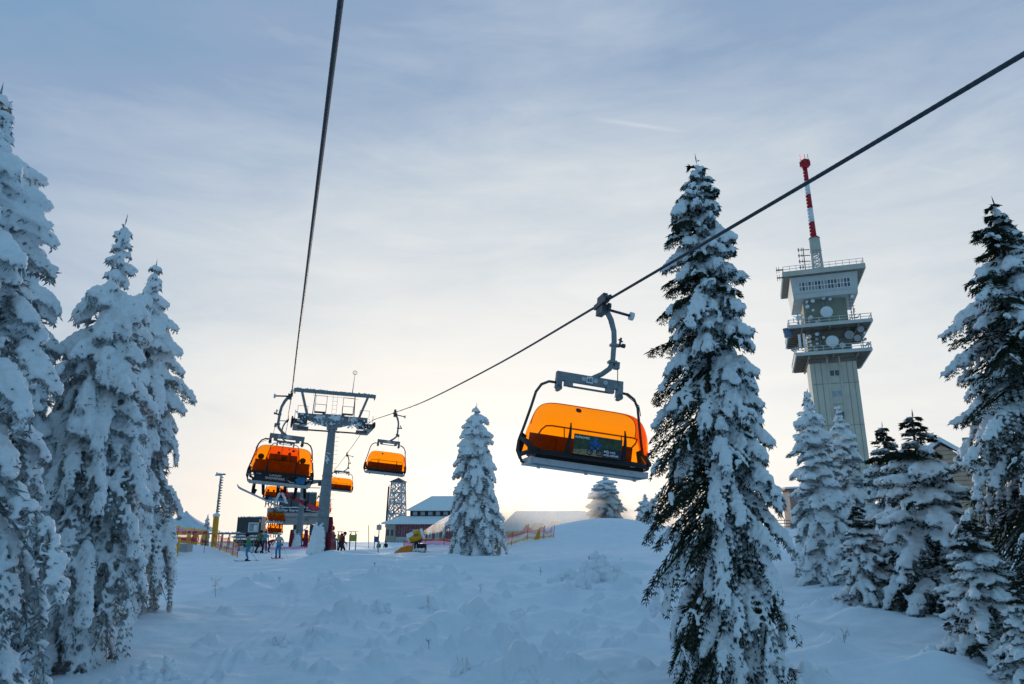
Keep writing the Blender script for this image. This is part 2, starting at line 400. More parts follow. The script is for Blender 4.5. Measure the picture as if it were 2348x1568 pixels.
    # needles -> numpy
    P = np.array([tuple(x[0]) for x in ND]); D = np.array([tuple(x[1]) for x in ND]); LN = np.array([x[2] for x in ND]); W = np.array([x[3] for x in ND])
    E_ = P+D*LN[:, None]; dn = D/np.linalg.norm(D, axis=1)[:, None]
    rv = RNG.normal(size=P.shape); s1 = np.cross(dn, rv); s1 /= np.linalg.norm(s1, axis=1)[:, None]; s2 = np.cross(dn, s1)
    Vs = []; 
    mid = P+(E_-P)*.45
    for s in (s1, s2): Vs.append(np.stack([P, mid+s*W[:, None]*.6, E_, mid-s*W[:, None]*.6], 1))
    V = np.concatenate(Vs).reshape(-1, 3); Fq = np.arange(len(V)).reshape(-1, 4)
    fl = np.array([x[4] for x in ND], np.int32)*(0 if frost else 1); nm = np_mesh('needles', V, Fq, [M_FROST] if frost else [M_NEEDLE, M_FROST], np.concatenate([fl, fl]), smooth=False)
    # trunk
    T = MB(); pts = []; rs = []
    for i in range(13):
        f = i/12; pts.append((.05*math.sin(f*5+seed), .05*math.cos(f*4+seed), -.8+f*(H+.75))); rs.append(.0145*H*(1-f)**.8*(1+.35*max(0, .15-f)/.15)+.012)
    T.tube(pts, rs, 10, 0); T.v += [v for v in BR.v]; o = len(T.v)-len(BR.v)
    T.f += [[i+o for i in f] for f in BR.f]; T.m += BR.m; T.sm += BR.sm
    return T, nm, blobs_mesh('snow_clumps', B, voxel, [M_SNOWT], .8)
KINDS_T = {}
def tree_kind(k, **kw): KINDS_T[k] = [kw, None]
def tree(k, loc, rz, label, group, scale=(1, 1, 1), cat='tree'):
    kw, root = KINDS_T[k]
    if root is None:
        T, nm, sm = spruce_meshes(**kw)
        root = thing('spruce_tree', label, cat, loc, rz, group)
        T.build('trunk', [M_BARKS if kw.get('frost') else M_BARK], root); link('needles', nm, root); link('snow_clumps', sm, root)
        KINDS_T[k][1] = root; root.scale = scale; return root
    return dup(root, loc, (0, 0, rz), label, group, scale)
tree_kind('tall', seed=3, H=14., rad=2.1, snow=.93, bare=R(180), base=.03, prof=.52, voxel=.032, gap=.27, per=7.2, droop=78, skirt=.55, ramp=3.2, spire=.05)
tree_kind('laden', seed=8, H=12., rad=2.45, snow=1., base=.16, prof=.5, voxel=.042, frost=True, speck=.55, gap=.30, per=7.5, size=1.05, droop=92, spire=.13, fat=1.12)
tree_kind('hoary', seed=21, H=11., rad=2.2, snow=1., base=.15, prof=.56, voxel=.042, frost=True, speck=.55, gap=.29, per=7.5, size=1.0, droop=95, spire=.2, fat=1.1)
tree_kind('halfbare', seed=34, H=13., rad=2.6, snow=.96, bare=R(190), base=.04, prof=.6, voxel=.042, gap=.28, per=7.5, size=1., droop=76, spire=.06)
tree_kind('young', seed=51, H=6., rad=1.6, snow=.97, bare=R(200), barek=.3, base=.02, prof=.7, voxel=.045, gap=.2, per=6, size=.85, droop=72, tip_bare=.2, spire=.08)
tree_kind('narrow', seed=60, H=8., rad=1.25, snow=.97, frost=True, speck=.5, base=.04, prof=.5, voxel=.042, gap=.24, per=6, size=.85, droop=80, spire=.1)
tree_kind('blunt', seed=77, H=10., rad=1.95, snow=1., base=.05, prof=.36, voxel=.042, frost=True, speck=.55, gap=.28, per=7, size=1., droop=94, spire=.05, fat=1.1)
GL, GR = 'snowy spruces at the edge of the lift line', 'spruces below the transmitter tower'
def plant(k, u, v_top, Y, rz, label, group, Hk, wide=1., dz=-.15):
    """stand a tree of kind k on the snow so that its leader reaches the sight line (u, v_top)"""
    top = at(u, v_top, Y); g = gnd(top.x, Y, dz); s = (top.z-g.z)/Hk
    return tree(k, g, rz, label, group, (s*wide, s*wide, s))
def forest():
    plant('laden', 0, 222, 13.5, 2.1, 'tallest snow plastered spruce at the left edge of the photo', GL, 12., 1.22)
    plant('hoary', 88, 487, 18.5, .7, 'white spruce half hidden just behind the tallest spruce at the left edge', GL, 11., 1.05)
    plant('hoary', 287, 512, 20, 3.9, 'snow covered spruce with a narrow knobbly spire and bare rimed trunk', GL, 11., .98)
    plant('laden', 358, 612, 26, 4.6, 'snow draped spruce standing alone against the sky beside the piste', GL, 12., 1.03)
    plant('blunt', 1093, 932, 50, 1.0, 'rounded snow caked spruce in the middle between red lodge and fence', 'lone snow caked spruces', 10., 1.25)
    plant('blunt', 1388, 1092, 84, 0.3, 'pale spruce in blowing snow beside the long hip roofed building', 'lone snow caked spruces', 10., 2.5)
    plant('hoary', 1478, 1132, 78, 2.6, 'faint white spruce peeking out from behind the big dark spruce', 'lone snow caked spruces', 11., 2.2)
    plant('tall', 1597, 372, 17, 0, 'big dark green spruce with snow pads close to the orange chair', GR, 14., 1.)
    plant('narrow', 1850, 902, 36, .4, 'slim pale snow coated spruce in front of the transmitter tower shaft', GR, 8., 1.45)
    plant('narrow', 1920, 935, 38, 3.4, 'slim spruce with dark stem just right of the palest slim spruce', GR, 8., 1.3)
    plant('young', 2022, 980, 31, .5, 'small spruce with bare twiggy leader beyond the dark bushy one', GR, 6., 1.25)
    plant('young', 2092, 955, 27, 0, 'dark bushy young spruce with long bare leader near the gabled house', GR, 6., 1.5)
    plant('young', 1962, 1160, 28.5, 2.8, 'short young spruce almost buried in snow before the slim spruces', GR, 6., 1.5)
    plant('halfbare', 2280, 468, 20.5, 0, 'tall spruce with dark left side at the right edge of the photo', GR, 13., 1.12)
    plant('halfbare', 2347, 588, 24, 2.4, 'snowy spruce cut off by the right edge behind the tall dark sided one', GR, 13., .9)
    plant('young', 2225, 1190, 20.2, .3, 'low spruce with hanging snowy boughs at the foot of the tall dark sided one', GR, 6., 1.7)
    plant('young', 2330, 1330, 17.5, 4.0, 'snow buried sapling at the lower right edge', GR, 6., 1.5)
    plant('narrow', 477, 1180, 74, 1.0, 'tiny white tree on the skyline beside the yellow snow lance', 'tiny rimed trees on the skyline', 8., 1.1)
    plant('narrow', 606, 1200, 74, 2.0, 'tiny white tree on the skyline beside the grey cabin', 'tiny rimed trees on the skyline', 8., 1.0)
forest()
# ------------------------------------------------------------------ chairlift
AZ = R(18.4); DV = Vector((-math.sin(AZ), math.cos(AZ), 0)); NV = Vector((math.cos(AZ), math.sin(AZ), 0))
def lane(s, l, z): return DV*s+NV*l+Vector((0, 0, z))
LL, LR = .13, 5.5
def rope_z(s): return float(np.interp(s, [-40, 0, 11.2, 18, 26, 36.5, 48.7], [1.2, 3.58, 4.06, 4.36, 4.84, 5.83, 6.95]))
G_A = at(669, 903, 26.6); G_B = at(661, 962, 51.5); G_C = at(637, 1118, 71)+Vector((0, 0, 2.2)); G_D = at(636, 1175, 92)+Vector((0, 0, 2.2)); G_E = at(633, 1203, 106)+Vector((0, 0, 2.2))
G_1 = lane(11.15, LR, rope_z(11.15)); G_2 = at(905, 946, 38); G_3 = at(795, 1041, 64.5); G_4 = at(748, 1106, 82); G_5 = at(702, 1190, 110)
TW = lane(48.7, (LL+LR)/2, 0); TWG = ground(TW.x, TW.y)
def rope(name, label, pts, near):
    pts = [Vector(p) for p in pts]
    # resample with Catmull-Rom, twisted six-strand section
    out = []
    for i in range(len(pts)-1):
        p0, p1, p2, p3 = pts[max(i-1, 0)], pts[i], pts[i+1], pts[min(i+2, len(pts)-1)]
        L = (p2-p1).length; dd = .03 if (p1+p2).length*.5 < near else .5; n = max(2, int(L/dd))
        for k in range(n):
            t = k/n; out.append(p1.lerp(p2, t) if L < 3 else .5*((2*p1)+(p2-p0)*t+(2*p0-5*p1+4*p2-p3)*t*t+(3*p1-p0-3*p2+p3)*t**3))
    out.append(pts[-1]); P = np.array([tuple(p) for p in out]); T = np.gradient(P, axis=0); T /= np.linalg.norm(T, axis=1)[:, None]
    s = np.concatenate([[0], np.cumsum(np.linalg.norm(np.diff(P, axis=0), axis=1))])
    sd = np.cross(T, [0, 0, 1]); sd /= np.linalg.norm(sd, axis=1)[:, None]; up = np.cross(sd, T); m = 24
    th = np.arange(m)*2*math.pi/m; rr = .0245*(.90+.10*np.abs(np.cos(3*(th[None]-s[:, None]*2*math.pi/.42))))
    V = (P[:, None]+rr[..., None]*(np.cos(th)[None, :, None]*up[:, None]+np.sin(th)[None, :, None]*sd[:, None])).reshape(-1, 3)
    i, j = np.meshgrid(np.arange(len(P)-1), np.arange(m), indexing='ij'); j2 = (j+1) % m
    Q = np.stack([i*m+j, i*m+j2, (i+1)*m+j2, (i+1)*m+j], -1).reshape(-1, 4)
    return tag(link(name, np_mesh(name, V, Q, [M_ROPE])), label, 'cable', 'haul ropes of the chairlift')
STN = lane(120, 2.8, 1.6)
rope('haul_rope', 'twisted steel lift rope running overhead up to the left end of the lift tower', [lane(s, LL, 3.56+.041*s+.0006*s*s) for s in (-30, -12, 0, 6, 12, 20)]+[G_A, lane(38, LL, 6.0), lane(46, LL, 6.95), lane(48.7, LL, 7.0), G_B, G_C, G_D, G_E, lane(118, .6, STN.z+.2)], 22)
rope('haul_rope', 'twisted steel lift rope crossing the sky at right and carrying the big orange chair', [lane(s, LR, rope_z(s)) for s in (-30, -12, 0, 6)]+[G_1, lane(18, LR, rope_z(18)), lane(28, LR, rope_z(28)), G_2, lane(46, LR, 6.75), lane(48.7, LR, 6.85), G_3, G_4, G_5, lane(118, 5.2, STN.z+.2)], 22)

def bubble_pt(f, u, off=0.):
    """f 0..1 from the front rim over the top to the back edge, u -1..1 across"""
    prof = [(.60, -3.24), (.66, -3.0), (.66, -2.75), (.57, -2.52), (.42, -2.35), (.22, -2.25), (.06, -2.225)]
    k = f*(len(prof)-1); i = min(int(k), len(prof)-2); t = k-i
    q = [prof[max(0, min(len(prof)-1, i+d))] for d in (-1, 0, 1, 2)]
    c = [.5*((2*q[1][a])+(q[2][a]-q[0][a])*t+(2*q[0][a]-5*q[1][a]+4*q[2][a]-q[3][a])*t*t+(3*q[1][a]-q[0][a]-3*q[2][a]+q[3][a])*t**3) for a in (0, 1)]
    A = (-.12, -2.95); w = 1.17-.13*f**1.3; au = abs(u)
    rr = (1-au**8)**(1/2.4) if au < 1 else 0
    rr = .05+.95*rr
    y = A[0]+(c[0]-A[0])*(rr+off); z = c[1]-(1-rr)*max(0, c[1]-A[1])*.62
    return Vector((w*u, y, z))
def make_chair():
    t = thing('chairlift_chair', 'orange bubble chair', 'chairlift chair', G_1, 0, 'chairs of the lift')
    g = MB()                                        # grip on the rope (rope runs along local Y)
    g.box((0, 0, .0), (.10, .62, .10)); g.box((0, .02, .10), (.09, .34, .12)); g.box((-.04, -.05, -.13), (.13, .34, .17)); g.tube([(-.02, -.42, .02), (-.02, -.26, .03)], [.03, .05], 8)
    g.tube([(-.02, .28, .03), (0, .46, .0)], [.05, .03], 8)
    for y in (-.14, .12): g.disc((-.11, y, -.10), .085, .05, (1, 0, 0), 14)
    g.build('grip', M_STEELD, t)
    l = MB(); l.tube([(-.05, .0, -.10), (-.62, .02, -.16)], .03, 8); l.build('guide_arm', M_STEELD, t)
    l = MB(); l.disc((-.64, .02, -.165), .085, .075, (1, .0, .1), 18); l.build('guide_roller', M_WHITE, t)
    h = MB(); pts = [(-.04, 0, -.10), (-.12, 0, -.16), (-.22, 0, -.32), (-.30, 0, -.55), (-.32, 0, -.75), (-.32, 0, -1.18), (-.27, 0, -1.34), (-.12, 0, -1.48), (.10, 0, -1.62)]
    h.tube(pts, [.06, .062, .06, .055, .055, .052, .052, .05, .05], 8); h.box((-.32, 0, -.84), (.14, .13, .05)); h.box((-.31, 0, -1.2), (.15, .15, .05)); h.box((-.40, 0, -1.26), (.10, .12, .14))
    ha = h.build('hanger_arm', M_STEEL, t)
    k = MB(); k.bar((-.34, 0, -.86), (-.50, 0, -.82), .05); k.bar((-.44, 0, -.82), (-.46, 0, -.66), .035); k.disc((-.52, 0, -.82), .045, .06, (1, 0, 0), 10); k.bar((-.41, .0, -.70), (-.5, 0, -.74), .025); k.build('spring_bracket', M_STEELD, ha)
    k = MB(); k.tube([(-.42, .03, -1.3), (-.43, .05, -1.62), (-.56, .05, -1.8), (-.92, .0, -2.0), (-.98, -.02, -2.2)], .009, 5); k.build('control_cable', M_BLACK, ha)
    b = MB(); b.box((0, 0, -1.66), (1.34, .11, .17)); 
    for s in (-1, 1):
        b.box((s*.615, 0, -1.80), (.11, .13, .22)); b.box((s*.42, 0, -1.79), (.16, .10, .10))
        b.disc((s*.615, 0, -1.9), .065, .13, (0, 1, 0), 14)
    b.tube([(-.42, 0, -1.835), (.42, 0, -1.835)], .022, 8)
    cb = b.build('cross_bar', M_STEEL, t)
    for s in (-1, 1):
        for x in (-.10, .14, -.30):
            d = MB(); d.disc((x, s*.062, -1.66), .047, .008, (0, 1, 0), 16); d.build('inspection_disc', M_ALU, cb)
    
    for y in (.0585, -.0585): d = MB(); d.box((.02, y, -1.66), (.13, .008, .13)); d.build('number_plate', M_WHITE, cb)
    f = MB(); lp = [(.60, 0, -1.80), (.80, -.01, -1.80), (.94, -.02, -1.88), (1.03, -.03, -2.04), (1.09, -.05, -2.35), (1.17, -.09, -2.72), (1.235, -.11, -2.98), (1.235, -.10, -3.18), (1.16, -.06, -3.40), (1.05, .0, -3.44)]
    f.tube(lp, .027, 8); f.build('frame_loop', M_STEELD, t); f = MB(); f.tube([(-x, y, z) for x, y, z in lp], .027, 8)
    f.build('frame_loop', M_STEELD, t)
    for s in (-1, 1):
        a = MB(); a.prism([(1.19, -3.36), (1.10, -2.9), (1.2, -2.84), (1.26, -3.0), (1.27, -3.2)] if s > 0 else [(-1.19, -3.36), (-1.10, -2.9), (-1.2, -2.84), (-1.26, -3.0), (-1.27, -3.2)][::-1], .05, 0, None, (0, -.12, 0))
        a.tube([(s*1.2, -.12, -2.95), (s*1.16, .15, -3.05), (s*1.12, .42, -3.2), (s*1.02, .55, -3.24)], [.05, .055, .05, .035], 8)
        a.build('side_arm', M_BLACK, t)
    st = MB(); st.box((0, .13, -3.31), (2.06, .52, .07)); st.build('seat', M_BLACK, t)
    r_ = MB()
    for y, z, w in ((-.14, -3.41, .16), (.10, -3.42, .18), (.36, -3.40, .14)): r_.box((0, y, z), (2.16, w, .09))
    for x in (-.95, .0, .9): r_.box((x, .2, -3.49), (.05, .05, .06))
    for s in (-1, 1): r_.box((s*1.09, .1, -3.40), (.06, .62, .12))
    r_.build('seat_rail', M_ALU, t)
    p = MB()
    for i in range(4): p.box((-.765+i*.51, -.17, -3.13), (.495, .07, .42), (R(-7), 0, 0))
    p.box((0, -.20, -3.11), (2.06, .03, .46), (R(-7), 0, 0)); p.build('backrest', M_BROWN, t, (0, 0, .07))
    q = MB(); q.tube([(-.92, -.05, -2.9), (-.92, .22, -2.80), (-.88, .36, -2.745), (-.78, .40, -2.735), (.78, .40, -2.735), (.88, .36, -2.745), (.92, .22, -2.80), (.92, -.05, -2.9)], .014, 8)
    for x in (-.55, .55): q.tube([(x, .40, -2.735), (x, .50, -3.1), (x, .46, -3.25)], .010, 6)
    q.build('restraint_bar', M_BROWN, t)
    # the bubble itself
    fs = np.linspace(0, 1, 20); us = np.sin(np.linspace(-1, 1, 41)*math.pi/2); us = np.sign(us)*np.abs(us)**.8
    V = [tuple(bubble_pt(a, u)) for a in fs for u in us]; k = len(us)
    Q = np.array([(i*k+j, i*k+j+1, (i+1)*k+j+1, (i+1)*k+j) for i in range(len(fs)-1) for j in range(k-1)])
    bu = link('bubble_canopy', np_mesh('bubble_canopy', np.array(V), Q, [M_ORANGE]), t)
    rm = MB(); rm.tube([bubble_pt(0, u, .0)+Vector((0, .01, -.02)) for u in us], .045, 8); rm.build('rim', M_BLACK, bu)
    rm = MB(); rm.tube([bubble_pt(1, u) for u in us], .007, 6); rm.build('rear_edge', M_ORMAT, bu)
    for x in (-.52, .52):
        e = MB(); vs = []
        for i, a in enumerate((0, .08, .16, .24, .32, .385)):
            w = .045*(1-i/5.6); c = bubble_pt(a, x/1.15, .02); vs += [c+Vector((-w, .012, 0)), c+Vector((w, .012, 0)), c+Vector((w, -.025, 0)), c+Vector((-w, -.025, 0))]
        fsx = [(i*4+j, i*4+(j+1) % 4, i*4+4+(j+1) % 4, i*4+4+j) for i in range(5) for j in range(4)]+[(0, 1, 2, 3), (20, 21, 22, 23)]
        e.add(vs, fsx); e.build('stiffener', M_BLACK, bu)
    dk = MB(); c = bubble_pt(.62, .30, .012); dk.disc(c, .055, .01, (0, .8, .6), 14); dk.build('vent_plug', M_DKRED, bu)
    for c in t.children:
        if c.name.split('.')[0] not in ('grip', 'guide_arm', 'guide_roller', 'hanger_arm'): c.location.x += .12
    return t
CH = make_chair()
SW = R(5.0)
TC = M_WHITE
def set_chair(o, g, fwd, label, yaw=0., sw=SW):
    o.location = g; o.rotation_euler = (0, sw if fwd else -sw, AZ+yaw+(0 if fwd else math.pi)); o['label'] = label; return o
set_chair(CH, G_1, False, 'large empty orange bubble chair hanging in front, poster with cyclist on its cover', R(-5), R(6.5)); CH.scale = (.95, 1., .925)
CHS = {}
for key, g, fwd, lab in (('2', G_2, False, 'empty orange bubble chair just right of the lift tower, above the tree'), ('3', G_3, False, 'small empty orange chair hanging right behind the lift tower column'),
                         ('4', G_4, False, 'orange chair half hidden by the right side of the lift tower column'), ('5', G_5, False, 'orange chair leaving the lift station between the two tower columns'),
                         ('A', G_A, True, 'occupied orange bubble chair left of the tower with grey snowpark banner'), ('B', G_B, True, 'orange chair passing the tower rollers, seen through the occupied chair'),
                         ('C', G_C, True, 'small orange chair with a blue panel below the banner chair'), ('D', G_D, True, 'tiny orange chair with riders, upper of the two before the station'),
                         ('E', G_E, True, 'tiny orange chair nearest to the station, lower of the two')):
    o = dup(CH, g, (0, 0, 0), lab, None, (.97 if key in 'ABCDE' else .93, 1, 1.03 if key in 'ABCDE' else 1.)); CHS[key] = set_chair(o, g, fwd, lab)
def chart(root, name): return [c for c in root.children if c.name.split('.')[0] == name][0]
# number 60 on the main chair's plate
pl = [c for c in chart(CH, 'cross_bar').children if c.name.startswith('number_plate')][0]
M_INK = mat('blue_ink', (.02, .05, .16), .5)
text_part('plate_number', '60', .10, M_INK, pl, Matrix.Translation((.02, .064, -1.665)) @ Matrix.Rotation(math.pi, 4, 'Z') @ FRONT, bold=.002)
# poster on the main chair's bubble
M_FOREST = mat('poster_forest', (.05, .085, .04), .45, 0, .35, 9, col2=(.015, .03, .02)); M_SANDY = mat('poster_path', (.34, .26, .15), .5, 0, .3, 9)
M_BLUEP = mat('poster_blue', (.02, .14, .42), .5, 0, .3, 7); M_DARKP = mat('poster_dark', (.022, .025, .05), .4, 0, .1, 4)
M_SKIN = mat('skin', (.45, .27, .19), .6, 0, .05, 3)
bu = chart(CH, 'bubble_canopy')
po = MB(); po.box((0, 0, 0), (.98, .012, .42), None, 0); 
po = po.build('poster', M_FOREST, bu, (0, .70, -3.05), (R(3), 0, math.pi)); po.scale = (.92, 1, .86)
z = MB(); z.prism([(-.488, -.208), (.10, -.208), (.10, -.10), (-.1, -.06), (-.488, -.12)], .004, 0, None, (0, -.009, 0)); z.build('poster_path', M_SANDY, po)
z = MB(); z.box((.30, -.0105, -.115), (.375, .004, .185)); z.build('poster_text_block', M_DARKP, po)
z = MB()
for c, r_, ry in (((-.05, .155), (.05, .05), 0), ((-.06, .05), (.085, .09), .2), ((-.14, .06), (.07, .035), -.6), ((.04, .03), (.06, .03), .7), ((-.12, -.06), (.05, .075), .3), ((.0, -.06), (.04, .07), -.2)):
    z.tube([(c[0]-r_[0]*math.cos(ry), -.009, c[1]-r_[0]*math.sin(ry)), (c[0], -.009, c[1]), (c[0]+r_[0]*math.cos(ry), -.009, c[1]+r_[0]*math.sin(ry))], [.004, r_[1], .004], 10)
z.v = [(x, -.012+(y+.009)*.03, zz) for x, y, zz in z.v]
z.build('poster_rider', M_BLUEP, po)
z = MB()
for x in (-.16, .03):
    z.tube([(x+.055*math.cos(a), -.014, -.13+.055*math.sin(a)) for a in np.linspace(0, 2*math.pi, 17)], .008, 5, 0, False)
z.bar((-.16, -.014, -.13), (-.05, -.014, -.04), .012); z.bar((.03, -.014, -.13), (-.05, -.014, -.04), .012); z.build('poster_bicycle', M_BLACK, po)
text_part('poster_title', 'KLÍNOVEC', .058, M_WHITE, po, Matrix.Translation((-.47, -.010, .145)) @ FRONT, 'LEFT', .002, 1.05, .002)
text_part('poster_slogan', 'Můj trail,\nmůj zážitek', .066, M_WHITE, po, Matrix.Translation((.125, -.015, -.115)) @ FRONT, 'LEFT', .002, 1., .001)
# banners under the uphill chairs
M_BANNER = mat('banner_slate', (.035, .05, .075), .45, 0, .3, 1.5); M_CYAN = mat('banner_cyan', (.03, .30, .62), .45, 0, .2, 3); M_NAVY = mat('banner_navy', (.01, .018, .035), .4, 0, .1, 3)
def banner(ch, mt, y=-.30, z0=-3.19, w=1.9, h=.36):
    b = MB(); b.box((0, 0, 0), (w, .02, h)); o = b.build('banner_board', mt, ch, (.12, y, z0)); 
    r_ = MB(); r_.box((0, y-.02, z0-h/2-.05), (2.1, .05, .10)); 
    for s in (-1, 1): r_.box((s*1.08, y+.02, z0+.02), (.26, .03, .035)); r_.box((s*1.12, y+.1, z0-h/2-.02), (.08, .3, .1))
    r_.build('banner_rail', M_ALU, ch, (.12, 0, 0)); return o
for k in 'ABCDE':                                 # the open bubbles of the uphill chairs are swung behind the riders
    for nm in ('bubble_canopy',):
        c = chart(CHS[k], nm); c.scale = (1, -1, 1); c.location = (.12, -.10, .19)
for k in 'ABCDE': chart(CHS[k], 'backrest').location.z = .30
bo = banner(CHS['A'], M_BANNER)
z = MB(); z.box((.72, -.012, 0), (.44, .008, .292)); z.build('banner_sky', M_CYAN, bo)
z = MB()
for a, b, r_ in (((.44, -.03), (.56, .04), .05), ((.54, .05), (.57, .11), .04), ((.42, .0), (.30, -.05), .022), ((.56, .03), (.66, .07), .022), ((.46, -.04), (.58, -.07), .035), ((.58, -.07), (.60, -.13), .03)):
    z.tube([(a[0], -.018, a[1]), (b[0], -.018, b[1])], r_, 8)
z.v = [(x, -.019+(y+.018)*.1, zz) for x, y, zz in z.v]; z.build('banner_snowboarder', M_BLACK, bo)
z = MB(); z.tube([(.28, -.017, -.05), (.40, -.017, -.12), (.56, -.017, -.143)], [.006, .022, .006], 6); z.v = [(x, -.019+(y+.017)*.1, zz) for x, y, zz in z.v]; z.build('banner_snowboard', M_WHITE, bo)
M_LET = mat('lettering_white', (.75, .78, .80), .5, 0, .03, 3)
text_part('banner_text', 'CineStar\nSNOWPARK', .118, M_LET, bo, Matrix.Translation((-.18, -.013, .012)) @ FRONT, 'CENTER', .002, 1.12, .003)
text_part('banner_logo', 'CineStar', .085, M_LET, bo, Matrix.Translation((-.74, -.013, .085)) @ FRONT @ Matrix.Rotation(R(5), 4, 'Z') @ Matrix.Shear('XY', 4, (.3, 0)), 'CENTER', .002, 1.15, .001)
banner(CHS['B'], M_CYAN); bc = banner(CHS['C'], M_CYAN)
z = MB(); z.box((0, -.012, .02), (.5, .008, .24)); z.box((-.8, -.012, .05), (.3, .008, .18)); z.build('banner_panel', M_ALU, bc)
bd = banner(CHS['D'], M_WHITE, h=.36)
M_SIGNB = mat('sign_blue', (.04, .10, .30), .45, 0, .1, 3)
z = MB(); z.box((-.55, -.012, 0), (.5, .008, .14)); z.box((.7, -.012, 0), (.3, .008, .12)); z.build('banner_panel', M_SIGNB, bd)
z = MB(); z.box((0, -.012, 0), (.2, .008, .18)); z.box((.3, -.012, 0), (.24, .008, .18)); z.build('banner_panel', M_RED, bd)
be = banner(CHS['E'], M_RED, h=.4); z = MB(); z.box((.15, -.012, 0), (.5, .008, .3)); z.build('banner_panel', mat('sign_green', (.22, .38, .05), .5), be)

# ---- lift towers
def snow_patch(name, pts, parent, voxel=.05):
    return link(name, blobs_mesh(name, pts, voxel, [M_SNOWT]), parent)
def lift_tower():
    t = thing('lift_tower', 'grey steel lift tower with crossarm, snow plastered foot, nearest of the two', 'lift tower', (TW.x, TW.y, TWG), AZ, 'lift towers')
    H = 8.15                                            # column top above the snow
    c = MB(); c.tube([(0, 0, -.8), (0, 0, 2.3), (0, 0, 5.0), (0, 0, H)], [.43, .41, .33, .26], 12); c.sm = [False]*len(c.sm)
    col = c.build('column', M_STEEL, t)
    for z_, r_ in ((2.3, .435), (5.0, .36)):
        k = MB(); k.tube([(0, 0, z_), (0, 0, z_+.07)], r_, 24); k.build('flange', M_STEEL, col)
    k = MB(); k.tube([(0, 0, -.5), (0, 0, .42)], .56, 20); k.build('foundation_ring', mat('teal_base', (.03, .08, .10), .6), t)
    k = MB()
    for z in np.arange(2.6, H, .3): k.bar((.36-.03*(z-2.3)*.4, 0, z), (.62-.02*(z-2.3), 0, z), .02)
    k.box((.52, 0, 5.35), (.18, .12, .18)); k.build('step_irons', M_STEELD, t)
    g = MB(); zc = 9.05-0.05
    g.box((0, 0, zc), (4.7, .34, .34)); g.box((0, 0, zc-.02), (1.5, .42, .5)); g.prism([(-2.1, zc-.15), (2.1, zc-.15), (.5, zc-.62), (-.5, zc-.62)], .3)
    g.box((0, 0, zc-.72), (.7, .6, .2)); ca = g.build('crossarm', M_STEEL, t)
    text_part('tower_number', '101', .26, M_LET, ca, Matrix.Translation((.2, -.215, zc+.02)) @ FRONT, bold=.004)
    k = MB(); k.tube([(-1.95, -.1, zc-.95), (2.0, -.1, zc-.95)], .055, 8); k.build('cable_tube', M_STEELD, t)
    # lifting frame on top
    zt = 10.75
    g = MB(); g.box((0, 0, zt), (5.6, .2, .24)); 
    for s in (-1, 1):
        g.bar((s*2.25, 0, zt-.1), (s*1.75, 0, zc+.1), .24, .16); g.bar((s*1.35, -.12, zt-.05), (s*1.42, -.12, zc-.4), .06)
        g.box((s*2.72, 0, zt-.16), (.08, .1, .2))
    g.build('lifting_frame', M_STEEL, t)
    for s in (-1, 1):
        k = MB(); x0, x1 = s*.55, s*1.3
        k.box(((x0+x1)/2, -.3, zc+.28), (.75, .5, .06))
        for x in (x0, x1): k.bar((x, -.5, zc+.25), (x, -.5, zc+1.42), .03)
        for zz in (.8, 1.4): k.bar((x0, -.5, zc+zz), (x1, -.5, zc+zz), .03)
        for x in (x0, x1): k.bar((x, -.08, zc+.25), (x, -.08, zc+.85), .025)
        k.build('railing', M_STEELD, t)
        k = MB(); x0, x1 = s*1.75, s*2.4
        for x in (x0, x1): k.bar((x, -.4, zc+.1), (x, -.4, zc+.62), .025)
        k.bar((x0, -.4, zc+.62), (x1, -.4, zc+.62), .025); k.build('railing', M_STEELD, t)
    k = MB(); 
    for x in (-.14, .16): k.bar((x, -.2, zc+.2), (x, -.2, zt), .018)
    for zz in np.arange(zc+.3, zt, .28): k.bar((-.14, -.2, zz), (.16, -.2, zz), .014)
    k.bar((-1.5, -.1, zt-.28), (-.1, -.1, zt-.3), .015); k.bar((.2, -.1, zt-.28), (1.6, -.1, zt-.32), .015); k.build('ladder', M_STEEL, t)
    # sheave trains along the rope at both ends
    for s in (-1, 1):
        x = s*2.69; zr = rope_z(48.7)-TWG-.05
        b = MB(); b.box((x-s*.14, 0, zr-.27), (.10, 3.4, .20)); b.box((s*2.28, 0, zr-.12), (.75, .3, .3)); b.box((s*1.95, -.35, zr-.1), (.5, .25, .62))
        for y in (-1.1, 1.1): b.box((x-s*.12, y, zr-.22), (.08, .9, .16))
        sh = b.build('sheave_train', M_STEELD, t)
        for i in range(8):
            w = MB(); y = -1.5+i*.43; w.disc((x, y, zr-.21), .20, .10, (1, 0, 0), 18); w.disc((x, y, zr-.21), .09, .14, (1, 0, 0), 10); w.build('wheel', M_BLACK, sh)
        k = MB(); 
        for j in range(4): k.box((s*1.95, -.62+j*.09, zr-.55), (.72, .05, .05)); k.box((s*1.95, -.5, zr-.62-.05*j), (.72, .6, .02))
        for y in (-1.6, 1.6):
            k.box((s*2.35, y*.5, zr-.55), (.5, 1.5, .04)); k.bar((s*2.55, y, zr-.55), (s*2.55, y, zr+.4), .03)
        k.build('service_platform', M_STEEL, t)
    r = random.Random(3)
    k = MB(); k.tube([(1.15, 0, zt+.1), (1.2, 0, zt+1.45)], [.03, .012], 6); k.tube([(1.2+.14*math.cos(a), 0, zt+1.6+.14*math.sin(a)) for a in np.linspace(0, 6.2832, 15)], .018, 6, 0, False)
    k.bar((1.19, 0, zt+1.5), (1.2, 0, zt+1.68), .03); k.build('wind_sensor', M_STEELD, t)
    # rime: crusts on the beams and the plastered foot
    B = []
    for i in range(60): B.append((r.uniform(-2.7, 2.7), r.uniform(-.08, .1), zt+.13, r.uniform(.03, .075)))
